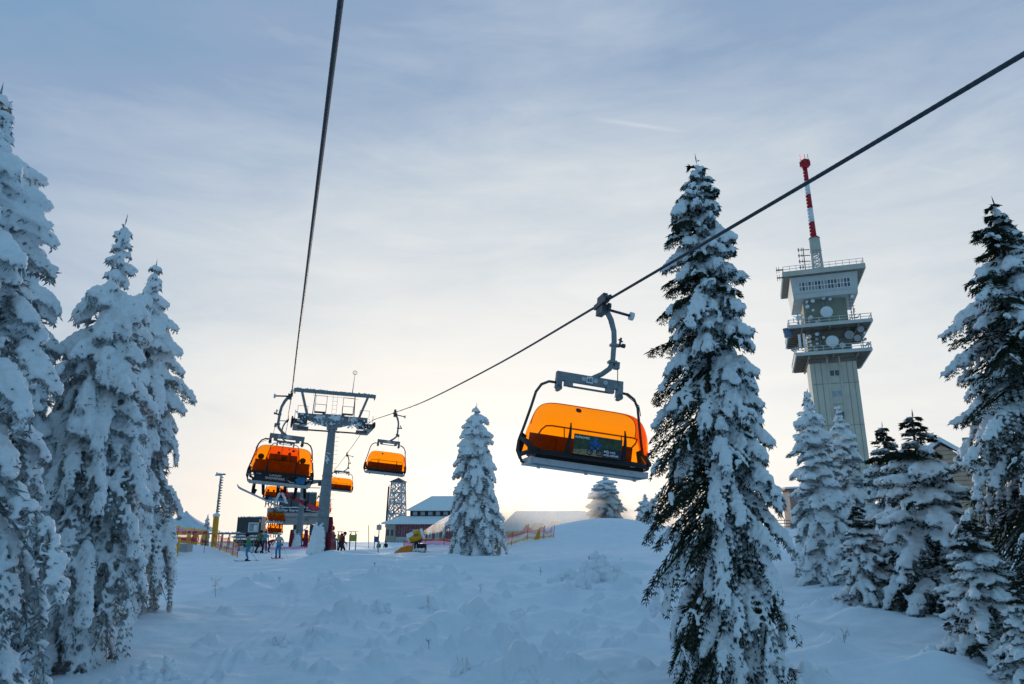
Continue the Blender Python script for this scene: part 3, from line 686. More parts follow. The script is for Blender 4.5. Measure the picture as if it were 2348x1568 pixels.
    for i in range(80): q = r.choice((-.9, -.1, .1, .35, 1.3)); B.append((q+r.gauss(0, .16), -.17+r.uniform(-.03, .02), zc+r.gauss(0, .1), r.uniform(.05, .11)))
    for i in range(70): B.append((r.uniform(-1.9, 1.9), -.17, zc-.15-.47*(1-abs(r.uniform(-1.6, 1.6))/2.1), r.uniform(.03, .07)))
    for s in (-1, 1):
        for i in range(40): B.append((s*r.uniform(1.6, 2.5), -.45+r.uniform(-.1, .1), zc+r.uniform(-.75, .15), r.uniform(.03, .08)))
    snow_patch('rime_clumps', B, t, .035)
    B = []
    for i in range(420):
        a = R(r.uniform(170, 285)); zz = abs(r.gauss(0, .85)); 
        if zz > 1.95: continue
        q = .47+(.25*(1-zz/2.2)**2)*(1 if math.degrees(a) < 250 else .4); B.append((math.cos(a)*q, math.sin(a)*q, zz, r.uniform(.07, .15)*(1.25-.35*zz/2.2)))
    for i in range(120):
        a = r.uniform(0, 6.3); q = r.uniform(.4, .8); B.append((math.cos(a)*q, math.sin(a)*q, .02, r.uniform(.08, .16)))
    for i in range(25): B.append((-.18+r.gauss(0, .09), -.36, 6.2+r.gauss(0, .25), r.uniform(.04, .07)))
    snow_patch('snow_clumps', B, t, .05)
    return t
T1 = lift_tower(); T1.rotation_euler = (0, R(1.8), AZ)
t2 = at(684, 1249, 75); t2 = gnd(t2.x, t2.y, -.05)
T2 = dup(T1, t2, (0, 0, AZ), 'farther grey lift tower column standing right in front of the lift station', 'lift towers', (1, 1, .77), skip=('lifting_frame', 'wind_sensor', 'railing', 'ladder', 'rime_clumps', 'service_platform', 'tower_number'))
T2.scale = (.9, .9, .77)
m_ = MB(); 
def crash_mat(loc, rz, w, h, label, lean=0):
    b = MB(); n = 8; vs = []
    for i in range(n+1):
        z = h*i/n; k = w*(1-.35*(i/n)**2); d = .16+.03*math.sin(i*2.1)
        vs += [(-k/2, -d, z), (k/2, -d*.8, z), (k/2*.95, d, z), (-k/2*.95, d, z)]
    fs = [(i*4+j, i*4+(j+1) % 4, i*4+4+(j+1) % 4, i*4+4+j) for i in range(n) for j in range(4)]+[(0, 1, 2, 3), (n*4, n*4+1, n*4+2, n*4+3)]
    b.add(vs, fs); o = b.build('crash_mat', M_DKRED, None, loc, (0, lean, rz)); return tag(o, label, 'crash mat', 'red padding round the lift towers')
q = T1.matrix_basis
def near_t(T, x, y): 
    p = Vector((T.location.x, T.location.y, 0))+NV*x+DV*y; return gnd(p.x, p.y, -.12)
crash_mat(near_t(T1, .72, -.1), AZ+R(60), .75, 1.35, 'dark red crash mat leaning at the right foot of the nearer lift tower', R(-6))
crash_mat(near_t(T1, .62, .35), AZ+R(80), .6, 2.45, 'snow streaked red crash mat behind the right side of the nearer lift tower', R(-3))
crash_mat(near_t(T2, -.75, -.1), AZ, .5, 1.9, 'red crash mat on the left of the farther tower column'); crash_mat(near_t(T2, .7, -.1), AZ, .5, 1.9, 'red crash mat on the right of the farther tower column')

# ---- top station
def station():
    c = at(676, 1180, 119); g = ground(c.x, c.y); c.z = g
    t = thing('lift_station', 'grey lift top station with dark name band and pale underside on columns', 'lift station', c, AZ)
    M_H = mat('station_grey', (.12, .145, .16), .5, .1, .1, 2); M_P = mat('station_pale', (.42, .41, .40), .5, 0, .1, 1.5, col2=(.33, .31, .30))
    z0 = 3.6; b = MB()
    b.prism([(-4.4, z0+.9), (4.4, z0+.9), (4.2, z0-.3), (2.6, z0-.6), (-2.4, z0-.6), (-4.2, z0+.3)], 9., 0, None, (0, 4.5, 0)); b.box((0, 2, z0+1.5), (8.9, 8.6, 1.3)); b.build('underside', M_P, t)
    for i in range(3):
        k = MB(); k.box((-2.4+i*2.0, -.02, z0+.1+.25*(i % 2)), (1.5, .05, .3), (0, R(6), 0)); k.box((-1.9+i*2.1, -.02, z0+.55), (1.2, .05, .22), (0, R(-4), 0)); k.build('panel', mat('station_tint%d' % i, [(.40, .33, .31), (.46, .47, .48), (.38, .37, .37)][i], .5), t)
    b = MB(); b.box((.3, 2.6, z0+3.4), (6.0, 7.4, 2.5)); hs = b.build('housing', M_H, t)
    k = MB()
    for i in range(9): k.box((.3, -1.12, z0+2.4+i*.26), (5.6, .05, .06))
    k.build('louvre', M_STEELD, hs)
    k = MB(); k.box((-.75, -1.16, z0+3.4), (.14, .1, 2.5)); k.box((1.9, -1.16, z0+3.4), (.14, .1, 2.5)); k.build('mullion', M_BLACK, hs)
    b = MB(); b.box((.15, -2.42, z0+1.75), (7.4, .12, .72)); sg = b.build('sign_band', M_NAVY, t)
    text_part('sign_text', 'CineStar Express', .56, M_LET, sg, Matrix.Translation((-1.2, -2.495, z0+1.75)) @ FRONT, 'CENTER', .004, 1.0, .012)
    text_part('sign_logo', 'CineStar', .5, M_LET, sg, Matrix.Translation((2.45, -2.495, z0+1.76)) @ FRONT @ Matrix.Shear('XY', 4, (.3, 0)), 'CENTER', .004, .95, .006)
    for x, w in ((.35, .8), (3.0, .6)):
        b = MB(); b.box((x, 3, (z0-.6)/2-.2), (w, 1.0, z0-.1)); cl = b.build('column', M_STEELD, t)
    b = MB(); b.box((.35, 2.46, 1.9), (.55, .04, .7)); b.box((.35, 2.46, 1.05), (.5, .04, .6)); b.build('notice', M_WHITE, t)
    b = MB(); b.tube([(-4.3, 0, z0+.2), (-4.6, 0, z0-.8), (-4.2, 0, z0-1.9), (-4.1, .2, z0-2.3)], .06, 6); b.build('guide_rail', M_STEELD, t)
    B = []; r = random.Random(4)
    for i in range(260): B.append((r.uniform(-2.7, 3.3), r.uniform(-1., 6), z0+4.7, r.uniform(.10, .26)))
    for i in range(160): B.append((r.uniform(-3.2, 4.2), r.uniform(-2.3, -1.3), z0+2.18, r.uniform(.08, .2)))
    snow_patch('snow_clumps', B, t, .09); return t
STATION = station()
# ------------------------------------------------------------------ transmitter tower
def radio_tower():
    base = Vector((61.5, 128.5, -4.0)); ry = R(-19.5)
    t = thing('transmitter_tower', 'tall concrete transmitter tower with dish platforms and red white mast', 'transmitter tower', base, ry)
    B0 = base.z
    MC = mat('tower_panel', (.56, .54, .45), .75, 0, .07, .35, .15, 14, (.47, .455, .375)); MT = mat('tower_trim', (.58, .59, .56), .6, .1, .08, .5)
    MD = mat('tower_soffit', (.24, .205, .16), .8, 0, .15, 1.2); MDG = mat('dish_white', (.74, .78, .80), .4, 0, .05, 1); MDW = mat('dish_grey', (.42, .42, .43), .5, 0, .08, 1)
    Z = lambda w: w-B0
    zs = Z(30.6)
    b = MB(); b.box((0, 0, zs/2-1), (8.0, 8.0, zs+2)); sh = b.build('shaft', MC, t)
    for x in (-3.2, -2.1, -.85, 1.1, 2.3, 3.3):
        k = MB(); k.box((x, -4.02, zs/2), (.06, .06, zs)); k.build('joint', MD, sh)
    k = MB(); k.box((-.95, -4.06, zs/2), (.28, .2, zs-.1)); k.build('pilaster', MC, sh); k = MB(); k.box((1.15, -4.06, zs/2), (.28, .2, zs-.1)); k.build('pilaster', MC, sh)
    for i in range(8):
        zz = zs-3.2-i*3.9; w = MB(); w.box((.1, -4.02, zz), (1.75, .08, 1.25)); wn = w.build('window', MT, sh)
        for x in (-.32, .52):
            p = MB(); p.box((x, -4.07, zz), (.68, .04, 1.0)); p.build('pane', M_GLASSL if i % 2 else M_GLASS, wn)
        l = MB(); l.box((.1, -4.03, zz+1.95), (7.9 if i % 2 else 2.0, .05, .05)); l.build('joint', MD, sh)
    # core behind the dishes
    zc = Z(42.2); b = MB(); b.box((-.1, .1, (zs+zc)/2), (7.6, 7.4, zc-zs)); b.box((1.2, -3.65, Z(39.6)), (3.6, .14, 5.0)); core = b.build('core', mat('core_panel', (.33, .35, .27), .7, 0, .08, .5), t)
    # platforms with ribbed undersides
    def platform(z, w, d, yo):
        p = MB(); p.box((0, yo, z), (w, d, .16)); p.box((0, yo-d/2, z), (w+.1, .22, .62)); p.box((-w/2, yo, z), (.2, d, .5)); p.box((w/2, yo, z), (.2, d, .5)); o = p.build('platform', MT, t)
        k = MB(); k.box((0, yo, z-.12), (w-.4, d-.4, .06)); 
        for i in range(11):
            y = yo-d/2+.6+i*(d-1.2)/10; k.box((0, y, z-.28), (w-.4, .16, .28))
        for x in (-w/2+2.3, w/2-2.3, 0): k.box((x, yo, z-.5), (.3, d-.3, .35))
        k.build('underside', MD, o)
        r_ = MB()
        n = 8
        for i in range(n+1):
            x = -w/2+.1+i*(w-.2)/n; r_.bar((x, yo-d/2, z+.2), (x, yo-d/2, z+1.35), .12)
        for q in (.75, 1.3):
            r_.bar((-w/2, yo-d/2, z+q), (w/2, yo-d/2, z+q), .09)
            for s in (-1, 1): r_.bar((s*w/2, yo-d/2, z+q), (s*w/2, yo+d/2, z+q), .09)
        for s in (-1, 1):
            for i in range(1, 6): y = yo-d/2+i*d/5; r_.bar((s*w/2, y, z), (s*w/2, y, z+1.3), .1)
        r_.build('railing', MT, o)
    platform(Z(36.2), 14.2, 17., 1.3); platform(Z(30.8), 12.8, 16., .9)
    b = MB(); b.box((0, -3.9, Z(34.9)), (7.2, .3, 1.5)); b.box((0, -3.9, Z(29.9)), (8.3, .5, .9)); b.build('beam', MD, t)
    # inverted cabin with the window band
    z0, z1 = Z(42.0), Z(46.2); b = MB()
    vs = [(-5.6, -5.6, z0), (5.6, -5.6, z0), (5.6, 5.3, z0), (-5.6, 5.3, z0), (-5.9, -6.3, z1), (5.9, -6.3, z1), (5.9, 6, z1), (-5.9, 6, z1)]
    b.add(vs, [(3, 2, 1, 0), (4, 5, 6, 7), (0, 1, 5, 4), (1, 2, 6, 5), (2, 3, 7, 6), (3, 0, 4, 7)]); b.box((0, -5.75, z0+.35), (10.5, .5, .8)); cab = b.build('cabin', MT, t)
    sl = math.atan2(.7, z1-z0)
    def onface(z): return -5.6-.7*(z-z0)/(z1-z0)
    w = MB(); zc_ = z0+2.25; w.box((0, onface(zc_)-.03, zc_), (9.0, .06, 1.75), (sl, 0, 0)); wb = w.build('window_band', M_WHITE, cab)
    r = random.Random(2)
    for i in range(16):
        for j in (0, 1):
            zz = zc_-.43+.86*j; p = MB(); p.box((-4.22+i*.5625, onface(zz)-.07, zz), (.40, .05, .72), (sl, 0, 0)); p.build('pane', M_GLASS if r.random() < .45 else mat('blind', (.30, .29, .27), .6), wb)
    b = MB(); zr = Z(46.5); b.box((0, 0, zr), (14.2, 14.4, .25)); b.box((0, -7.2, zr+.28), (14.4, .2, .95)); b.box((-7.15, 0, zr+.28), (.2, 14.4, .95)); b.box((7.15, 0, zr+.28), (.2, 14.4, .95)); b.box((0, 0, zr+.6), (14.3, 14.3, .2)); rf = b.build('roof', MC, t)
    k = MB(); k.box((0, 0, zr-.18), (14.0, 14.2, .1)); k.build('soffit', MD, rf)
    k = MB()
    for q in (.6, 1.15): 
        for s in (-1, 1): k.bar((-7, s*7, zr+.7+q), (7, s*7, zr+.7+q), .07); k.bar((s*7, -7, zr+.7+q), (s*7, 7, zr+.7+q), .07)
    for i in range(13):
        x = -7+i*14/12
        for s in (-1, 1): k.bar((x, s*7, zr+.7), (x, s*7, zr+1.85), .07); k.bar((s*7, x, zr+.7), (s*7, x, zr+1.85), .07)
    k.build('railing', MT, rf)
    k = MB()
    for zz in (zr-.4, zr+1.2): k.bar((-7.1, -7.2, zz), (-8.3, -7.4, zz), .2); k.bar((-8.2, -7.4, zz-.7), (-8.2, -7.4, zz+.6), .08); k.bar((-7.8, -7.4, zz-.6), (-7.8, -7.4, zz+.6), .08)
    k.build('aerial', M_BLACK, rf)
    # lattice and mast
    zb, z2, z3, zt = zr+.6, Z(54.0), Z(56.6), Z(74.6); l = MB()
    for x, y in ((-.95, -.95), (.95, -.95), (.95, .95), (-.95, .95)): l.tube([(x, y+1, zb), (x*.8, y*.8+1, z2)], .15, 6)
    n = 6
    for i in range(n):
        a, c = zb+(z2-zb)*i/n, zb+(z2-zb)*(i+1)/n
        for s in (-1, 1): l.bar((-.85, s*.85+1, a), (0.85, s*.85+1, c), .12); l.bar((0.85, s*.85+1, a), (-.85, s*.85+1, c), .12); l.bar((-.85, s*.85+1, c), (.85, s*.85+1, c), .12)
    for i in range(9): l.bar((-.35, .2, zb+i*.8), (.35, .2, zb+i*.8), .1)
    l.build('lattice', MT, t)
    k = MB(); k.bar((-2.4, 0, zb+1.5), (-2.4, 0, z2+.5), .16)
    for i in range(5): zz = zb+2+i*1.25; k.bar((-3.5, -.1, zz), (-1.2, .4, zz), .13); k.bar((-3.3, -.1, zz-.45), (-3.3, -.1, zz+.45), .16); k.bar((-2.75, -.1, zz-.4), (-2.75, -.1, zz+.4), .12)
    k.build('antenna_rack', M_STEELD, t)
    k = MB(); k.tube([(0, 1, z2-.3), (0, 1, z2), (0, 1, z3)], [1.1, 1.05, 1.0], 20); k.build('collar', MC, t)
    k = MB(); k.tube([(0, 1, z3), (0, 1, z3+.5)], [1.1, .6], 18); k.build('mast_foot', M_RED, t)
    seg = np.linspace(z3+.5, zt-1.9, 6)
    for i in range(5):
        k = MB(); r0 = .52-.035*i; k.tube([(0, 1, seg[i]), (0, 1, seg[i+1])], [r0, r0-.05], 16)
        for q in np.linspace(seg[i]+.4, seg[i+1]-.4, 4): k.box((-r0-.06, .9, q), (.25, .35, .5))
        k.build('mast_section', M_RED if i % 2 == 0 else M_WHITE, t)
    k = MB(); k.tube([(0, 1, zt-1.95), (0, 1, zt-1.7), (0, 1, zt-.3), (0, 1, zt)], [.45, .85, .82, .45], 12)
    for a in range(8): k.box((0.9*math.cos(a*.785), 1+.9*math.sin(a*.785), zt-.95), (.28, .28, 1.1), (0, 0, a*.785))
    for x in (-.8, .1, .7): k.bar((x, 1, zt), (x, 1, zt+1.2), .09)
    k.build('mast_head', M_RED, t)
    k = MB(); k.ball((-.7, .6, zt+.5), .22, 8, 6); e = bpy.data.materials.new('beacon'); e.use_nodes = True; e.node_tree.nodes['Principled BSDF'].inputs['Emission Color'].default_value = (1, .05, .03, 1); e.node_tree.nodes['Principled BSDF'].inputs['Emission Strength'].default_value = 2.
    k.build('beacon_lamp', e, t)
    # dishes, measured off the photo's close view of the platforms
    D = [(670, 705, 83), (405, 552, 18), (485, 540, 28), (415, 615, 27), (492, 665, 18), (465, 760, 30), (545, 818, 18), (628, 503, 26), (715, 518, 22), (1000, 500, 20), (297, 773, 36), (365, 800, 22), (757, 1085, 85), (457, 1012, 30), (558, 978, 26), (470, 1073, 20), (483, 1125, 21), (480, 1175, 18), (560, 1045, 22), (565, 1102, 18), (557, 1175, 20), (647, 1022, 20), (895, 1120, 40), (982, 985, 62), (1120, 920, 43), (1083, 1035, 45), (1175, 970, 19), (1180, 1047, 19), (1217, 1107, 22), (237, 1190, 22), (272, 1185, 16)]
    for i, (px, py, rr) in enumerate(D):
        x = (px-(683+(py-705)*.16))/77; zz = Z(36.3+(872-py-(px-690)*-.0)/67-(px-690)*.0013); rad = rr/77; fy = -5.0 if abs(x) < 4 else -5.6
        if rr > 80: fy = -5.9
        k = MB(); an = r.uniform(-.25, .25) if rr < 60 else -.05
        ax = Vector((math.sin(an), -1, 0)); c = Vector((x, fy, zz)); k.disc(c, rad, .35, ax, 24); k.tube([c-ax*.1, c-ax*(.3+rad*.5)], [rad*.95, rad*.25], 20); k.bar(c-ax*.5, (x*.96, -3.9, zz), .16)
        k.build('dish_antenna', MDW if (rr in (62, 43, 45) or r.random() < .3) else MDG, t)
    k = MB()
    for x, z_a, z_b in ((-2.75, 36.4, 42), (-3.7, 36.4, 42), (-2.6, 31, 36), (-1.7, 31, 36), (-.6, 39, 42), (.3, 39.0, 42), (4.2, 36.5, 42), (4.6, 36.5, 42), (3.2, 31, 36), (5.4, 31, 35), (-5.2, 36.4, 39.5), (-4.6, 36.4, 39.)):
        k.bar((x, -4.7, Z(z_a)), (x, -4.7, Z(z_b)), .13)
        for q in np.arange(z_a+.4, z_b, .6): k.bar((x-.3, -4.7, Z(q)), (x+.3, -4.7, Z(q)), .08)
    for i in range(26):
        x = r.choice((-1, 1))*r.uniform(3.8, 6.2); zz = r.choice((31.3, 36.8))+r.uniform(0, 2.2); k.bar((x, -5.2, zz-B0), (x+r.uniform(-.9, .9), -5.0, zz-B0+r.uniform(-.9, 1.0)), .1)
    k.build('dish_frame', M_STEEL, t)
    k = MB(); k.box((-5.4, -6.2, Z(33.5)), (.4, .3, 2.6)); k.build('panel_antenna', M_WHITE, t); k = MB(); k.box((-4.6, -6.2, Z(33.6)), (.4, .3, 2.6)); k.build('panel_antenna', M_WHITE, t)
    k = MB(); k.tube([(-7.2, -5.5, Z(36.2)), (-7.4, -5.5, Z(34.6))], [1.0, .6], 12); k.build('radome', mat('radome_blue', (.12, .2, .3), .5), t)
    return t
radio_tower()

# ------------------------------------------------------------------ buildings on the ridge
def snow_roof(name, poly, L, parent, loc=(0, 0, 0), mt=None):
    b = MB(); b.prism(poly, L, 0); return b.build(name, mt or M_SNOWT, parent, loc)
def hip_roof(W, D, H, rl, z, over=.4, th=.35):
    """hipped slab: W x D eaves rectangle, ridge rl long"""
    w, d = W/2+over, D/2+over; b = MB()
    for k in (0, 1): pass
    vs = [(-w, -d, z), (w, -d, z), (w, d, z), (-w, d, z), (-w, -d, z+th), (w, -d, z+th), (w, d, z+th), (-w, d, z+th), (-rl/2, 0, z+H), (rl/2, 0, z+H)]
    b.add(vs, [(3, 2, 1, 0), (0, 1, 5, 4), (1, 2, 6, 5), (2, 3, 7, 6), (3, 0, 4, 7), (4, 5, 9, 8), (6, 7, 8, 9), (5, 6, 9), (7, 4, 8)]); return b
def lodge():
    c = at(1012, 1210, 122); c.z = ground(c.x, c.y)-.4; t = thing('mountain_lodge', 'dark red lodge with snowy two tier roof behind the snow gun', 'lodge', c, R(-6)); t.scale = (.88, .88, .88)
    MR = mat('lodge_red', (.20, .018, .022), .7, 0, .25, 2.5, col2=(.33, .24, .26)); MBG = mat('lodge_beige', (.40, .36, .30), .8, 0, .1, 2); MDW = mat('lodge_dark_wood', (.05, .042, .038), .8, 0, .3, 3)
    W = 20.; z1 = 4.1; x0 = -9.6
    b = MB(); b.box((1.0, 0, z1/2), (W-2.2, 9.6, z1)); wl = b.build('wall', MR, t)
    b = MB(); b.box((x0+.85, -.2, z1/2), (1.9, 9.8, z1-.1)); b.prism([(x0-.1, 0), (x0+1.8, 0), (x0+1.8, z1-.15), (x0-.1, z1-.15)], .1, 0, None, (0, -5.1, 0)); tw = b.build('wall', MBG, t)
    k = MB()
    for i in range(34): k.box((-7.4+i*.5, -4.82, z1/2), (.07, .05, z1-.1))
    k.build('batten', mat('batten', (.16, .012, .018), .7), wl)
    for x, z, w, h in ((-4.0, 2.2, .8, 1.5), (-1.2, 2.2, .6, 1.5), (.2, 2.2, .6, 1.5), (4., 2.2, .9, 1.4), (6.5, 2.2, .9, 1.4)):
        k = MB(); k.box((x, -4.86, z), (w+.2, .06, h+.2)); wn = k.build('window', M_WHITE, wl); k = MB(); k.box((x, -4.90, z), (w, .04, h)); k.build('pane', M_GLASSL, wn)
    for x in (x0+.3, x0+1.2):
        k = MB(); k.box((x, -5.18, 2.5), (.5, .05, 1.1)); k.build('window', M_GLASS, tw)
    k = MB(); k.box((-6.6, -4.95, 1.1), (3.6, .08, 1.25)); bn = k.build('banner', mat('banner_pale', (.50, .53, .54), .6), t)
    text_part('banner_text', 'Klínovec', .36, mat('grey_ink', (.22, .25, .27), .6), bn, Matrix.Translation((-6.2, -5.0, 1.0)) @ FRONT)
    k = MB(); k.prism([(-7.35, .62), (-7.05, .62), (-7.3, 1.25)], .02, 0, None, (0, -5.0, 0)); k.build('banner_mark', MATS['grey_ink'], bn)
    snow_roof('roof', [], 1, t) if 0 else None
    lo = MB(); w, d = W/2+.5, 5.6; z = z1-.05
    vs = [(-w, -d, z), (w, -d, z), (w, d, z), (-w, d, z), (-w, -d, z+.3), (w, -d, z+.3), (w, d, z+.3), (-w, d, z+.3), (-w+3.2, -3.0, z+1.55), (w-1, -3.0, z+1.55), (w-1, 3.0, z+1.55), (-w+3.2, 3.0, z+1.55)]
    lo.add(vs, [(3, 2, 1, 0), (0, 1, 5, 4), (1, 2, 6, 5), (2, 3, 7, 6), (3, 0, 4, 7), (4, 5, 9, 8), (5, 6, 10, 9), (6, 7, 11, 10), (7, 4, 8, 11), (8, 9, 10, 11)]); lo.build('roof', M_SNOWT, t)
    b = MB(); b.box((2.1, 0, z1+1.75), (W-4.6, 6.2, 1.35)); up = b.build('dormer_band', MDW, t)
    for i in range(9):
        k = MB(); k.box((-4.6+i*1.5, -3.13, z1+1.95), (.85, .06, .7)); k.build('window', M_GLASSL, up)
    b = hip_roof(W-4.4, 6.4, 2.9, 8.5, z1+2.45, .5, .2); b.v = [(x+2.1, y, z) for x, y, z in b.v]; b.build('roof', M_SNOWT, t)
    return t
lodge()
def long_hall():
    c = at(1262, 1196, 112); c.z = ground(c.x, c.y)-.3; t = thing('long_hall', 'long pale hip roofed building veiled by blowing snow', 'building', c, R(-3))
    MW = mat('hall_wall', (.36, .30, .25), .8, 0, .2, 1.5, col2=(.5, .5, .5)); b = MB(); b.box((0, 0, 1.), (15.5, 8, 2.6)); wl = b.build('wall', MW, t)
    for i in range(9):
        k = MB(); k.box((-6.8+i*1.6, -4.03, 1.2), (1.0, .06, .9)); k.build('window', M_GLASSL, wl)
    hip_roof(15.5, 8, 3.1, 11, 2.1, .5, .2).build('roof', M_SNOWT, t)
    k = MB(); k.prism([(-3.4, 2.3), (-.4, 2.3), (-1.2, 3.3), (-2.6, 3.3)], 2.4, 0, None, (0, -3.0, 0)); k.build('dormer', MW, t); k = MB(); k.prism([(-2., 2.2), (1.6, 2.2), (.4, 3.6), (-.6, 3.6)], 2., 0, None, (.9, -3.1, 0)); k.build('dormer', MW, t)
    k = MB(); k.prism([(2.2, .2), (4.4, .2), (3.3, 1.6)], 1.2, 0, None, (-1.2, -4.6, 0)); k.build('porch_gable', MW, t)
    B = []; r = random.Random(9)
    for i in range(120): B.append((r.uniform(-4.5, 3.5), -5+r.uniform(-.8, .8), .9+r.uniform(-.9, .3), r.uniform(.4, .7)))
    snow_patch('snow_clumps', B, t, .2); return t
long_hall()
def red_shed():
    c = at(1118, 1206, 108); c.z = ground(c.x, c.y)-.5; t = thing('red_shed', 'small red brown gable end peeking from behind the middle tree', 'shed', c, R(15))
    b = MB(); b.prism([(-2.2, 0), (2.2, 0), (2.2, 1.3), (0, 2.4), (-2.2, 1.3)], 4); b.build('wall', mat('shed_wood', (.16, .075, .06), .8, 0, .2, 2), t)
    for s in (-1, 1):
        b = MB(); b.prism([(0, 2.4), (s*2.7, 1.05), (s*2.7, 1.3), (0, 2.7)][::s], 4.5); b.build('roof', M_SNOWT, t)
red_shed()
def lattice_tower():
    c = at(908, 1236, 127); c.z = ground(c.x, c.y)-.5; t = thing('lattice_tower', 'rime covered lattice lookout tower with small pointed roof beside the red lodge', 'lookout tower', c, R(-12)); t.scale = (.85, .85, .96)
    H = 11.6; r = random.Random(8); MRI = mat('rimed_steel', (.5, .53, .55), .8, 0, .5, 2.2, col2=(.12, .13, .14))
    b = MB(); q = lambda z: 1.75-.62*z/H
    for sx in (-1, 1):
        for sy in (-1, 1): b.bar((sx*q(0), sy*q(0), 0), (sx*q(H), sy*q(H), H), .2)
    n = 6
    for i in range(n):
        a, c_ = H*i/n, H*(i+1)/n
        for s in (-1, 1):
            b.bar((-q(a), s*q(a), a), (q(c_), s*q(c_), c_), .12); b.bar((q(a), s*q(a), a), (-q(c_), s*q(c_), c_), .12); b.bar((s*q(a), -q(a), a), (s*q(c_), q(c_), c_), .12); b.bar((-q(c_), s*q(c_), c_), (q(c_), s*q(c_), c_), .16); b.bar((s*q(c_), -q(c_), c_), (s*q(c_), q(c_), c_), .16)
        b.box((0, 0, c_-.1), (2*q(c_), 2*q(c_), .1)); b.bar((-q(a)*.8, -.6*(-1)**i, a), (q(c_)*.8, -.6*(-1)**i, c_-.1), .5, .12)
    b.build('frame', MRI, t)
    B = []
    for i in range(950):
        z = r.uniform(.8, H); k = q(z); s = r.choice((-1, 1)); x = r.uniform(-k, k); p = (x, s*k) if r.random() < .6 else (s*k, x); B.append((p[0], p[1], z, r.uniform(.07, .17)))
    snow_patch('rime_clumps', B, t, .06)
    b = MB(); b.add([(-1.6, -1.6, H), (1.6, -1.6, H), (1.6, 1.6, H), (-1.6, 1.6, H), (0, 0, H+.85)], [(3, 2, 1, 0), (0, 1, 4), (1, 2, 4), (2, 3, 4), (3, 0, 4)]); b.bar((0, 0, H+.8), (0, 0, H+1.3), .06); b.build('roof', M_STEELD, t)
    b = MB(); b.tube([(-2.25, -.4, 3.3), (-2.0, -.4, H-.8)], .2, 8); b.bar((-2.0, -.4, H-.7), (-1.1, -.4, H-.3), .07); b.build('pipe', M_STEELD, t)
lattice_tower()
def cabin_brown():
    c = at(1846, 1216, 90); c.z = ground(c.x, c.y)-.3; t = thing('timber_cabin', 'tall brown timber cabin with flat snowy roof beyond the big spruce', 'cabin', c, R(-8)); t.scale = (.8, .8, .94)
    MBW = mat('cabin_brown', (.30, .20, .16), .8, 0, .15, 1.5, col2=(.36, .28, .25)); b = MB(); b.box((.6, 2, 2.6), (5.0, 4.5, 5.6)); wl = b.build('wall', MBW, t)
    b = MB(); b.box((.5, 1.9, 5.5), (6.4, 5.8, .2), (0, R(-2), 0)); rf = b.build('roof', M_WOOD, t); b = MB(); b.box((.5, 1.9, 5.72), (6.3, 5.7, .24), (0, R(-2), 0)); b.build('snow_layer', M_SNOWT, rf)
    for x in (-.75, .45):
        k = MB(); k.box((x, -.28, 4.3), (1.05, .06, 1.0)); k.build('window', M_GLASSL, wl)
    k = MB()
    for i in range(3): k.bar((-4.2, .5, .5+i*.42), (-1.9, .5, .5+i*.42), .09)
    for x in (-4.1, -2.9): k.bar((x, .5, 0), (x, .5, 1.5), .1)
    k.build('railing', M_WOOD, t)
cabin_brown()
def gable_house():
    c = at(2168, 1090, 62); c.z = ground(c.x, c.y)-.5; t = thing('gabled_house', 'tan timber gabled house behind the right hand spruces', 'house', c, R(-38))
    pk = at(2135, 1006, 60).z-c.z; b = MB(); b.prism([(-3.2, 0), (3.2, 0), (3.2, pk-2.6), (0, pk-.3), (-3.2, pk-2.6)], 9, 0, None, (0, 4.5, 0)); wl = b.build('wall', mat('house_tan', (.60, .42, .30), .8, 0, .12, 1.2), t)
    k = MB()
    for i in range(24): k.box((0, -.015, .4+i*.38), (6.2 if i*.38 < pk-3 else max(.3, 2.75*(pk-.4-i*.38)), .02, .035))
    k.build('plank_joint', M_WOOD, wl)
    for s in (-1, 1):
        b = MB(); b.prism([(0, pk), (s*3.9, pk-3.05), (s*3.9, pk-2.65), (0, pk+.42)][::s], 10, 0, None, (0, 4.5, 0)); rf = b.build('roof', M_SNOWT, t)
    b = MB(); b.box((1.6, 5, pk-.2), (.6, .6, 1.8)); b.build('chimney', M_CONC, t)
    b = MB(); b.prism([(1.2, pk-3.2), (3.4, pk-3.2), (3.4, pk-1.9), (1.2, pk-1.5)], 2.4, 0, None, (1.3, 3, 0)); b.build('dormer', mat('house_tan'), t) if 0 else b.build('dormer', MATS['house_tan'], t)
gable_house()
def far_shed():
    c = at(1985, 1255, 48); c.z = ground(c.x, c.y)-.2; t = thing('low_shed', 'low grey snow roofed shed between the small spruces', 'shed', c, R(-30))
    b = MB(); b.box((0, 0, .7), (3, 3, 1.5)); b.build('wall', mat('shed_grey', (.30, .29, .31), .8, 0, .1, 2), t); b = MB(); b.prism([(-1.9, 1.3), (1.9, 1.3), (1.9, 1.6), (0, 3.0), (-1.9, 1.6)], 3.6); b.build('roof', M_SNOWT, t)
far_shed()
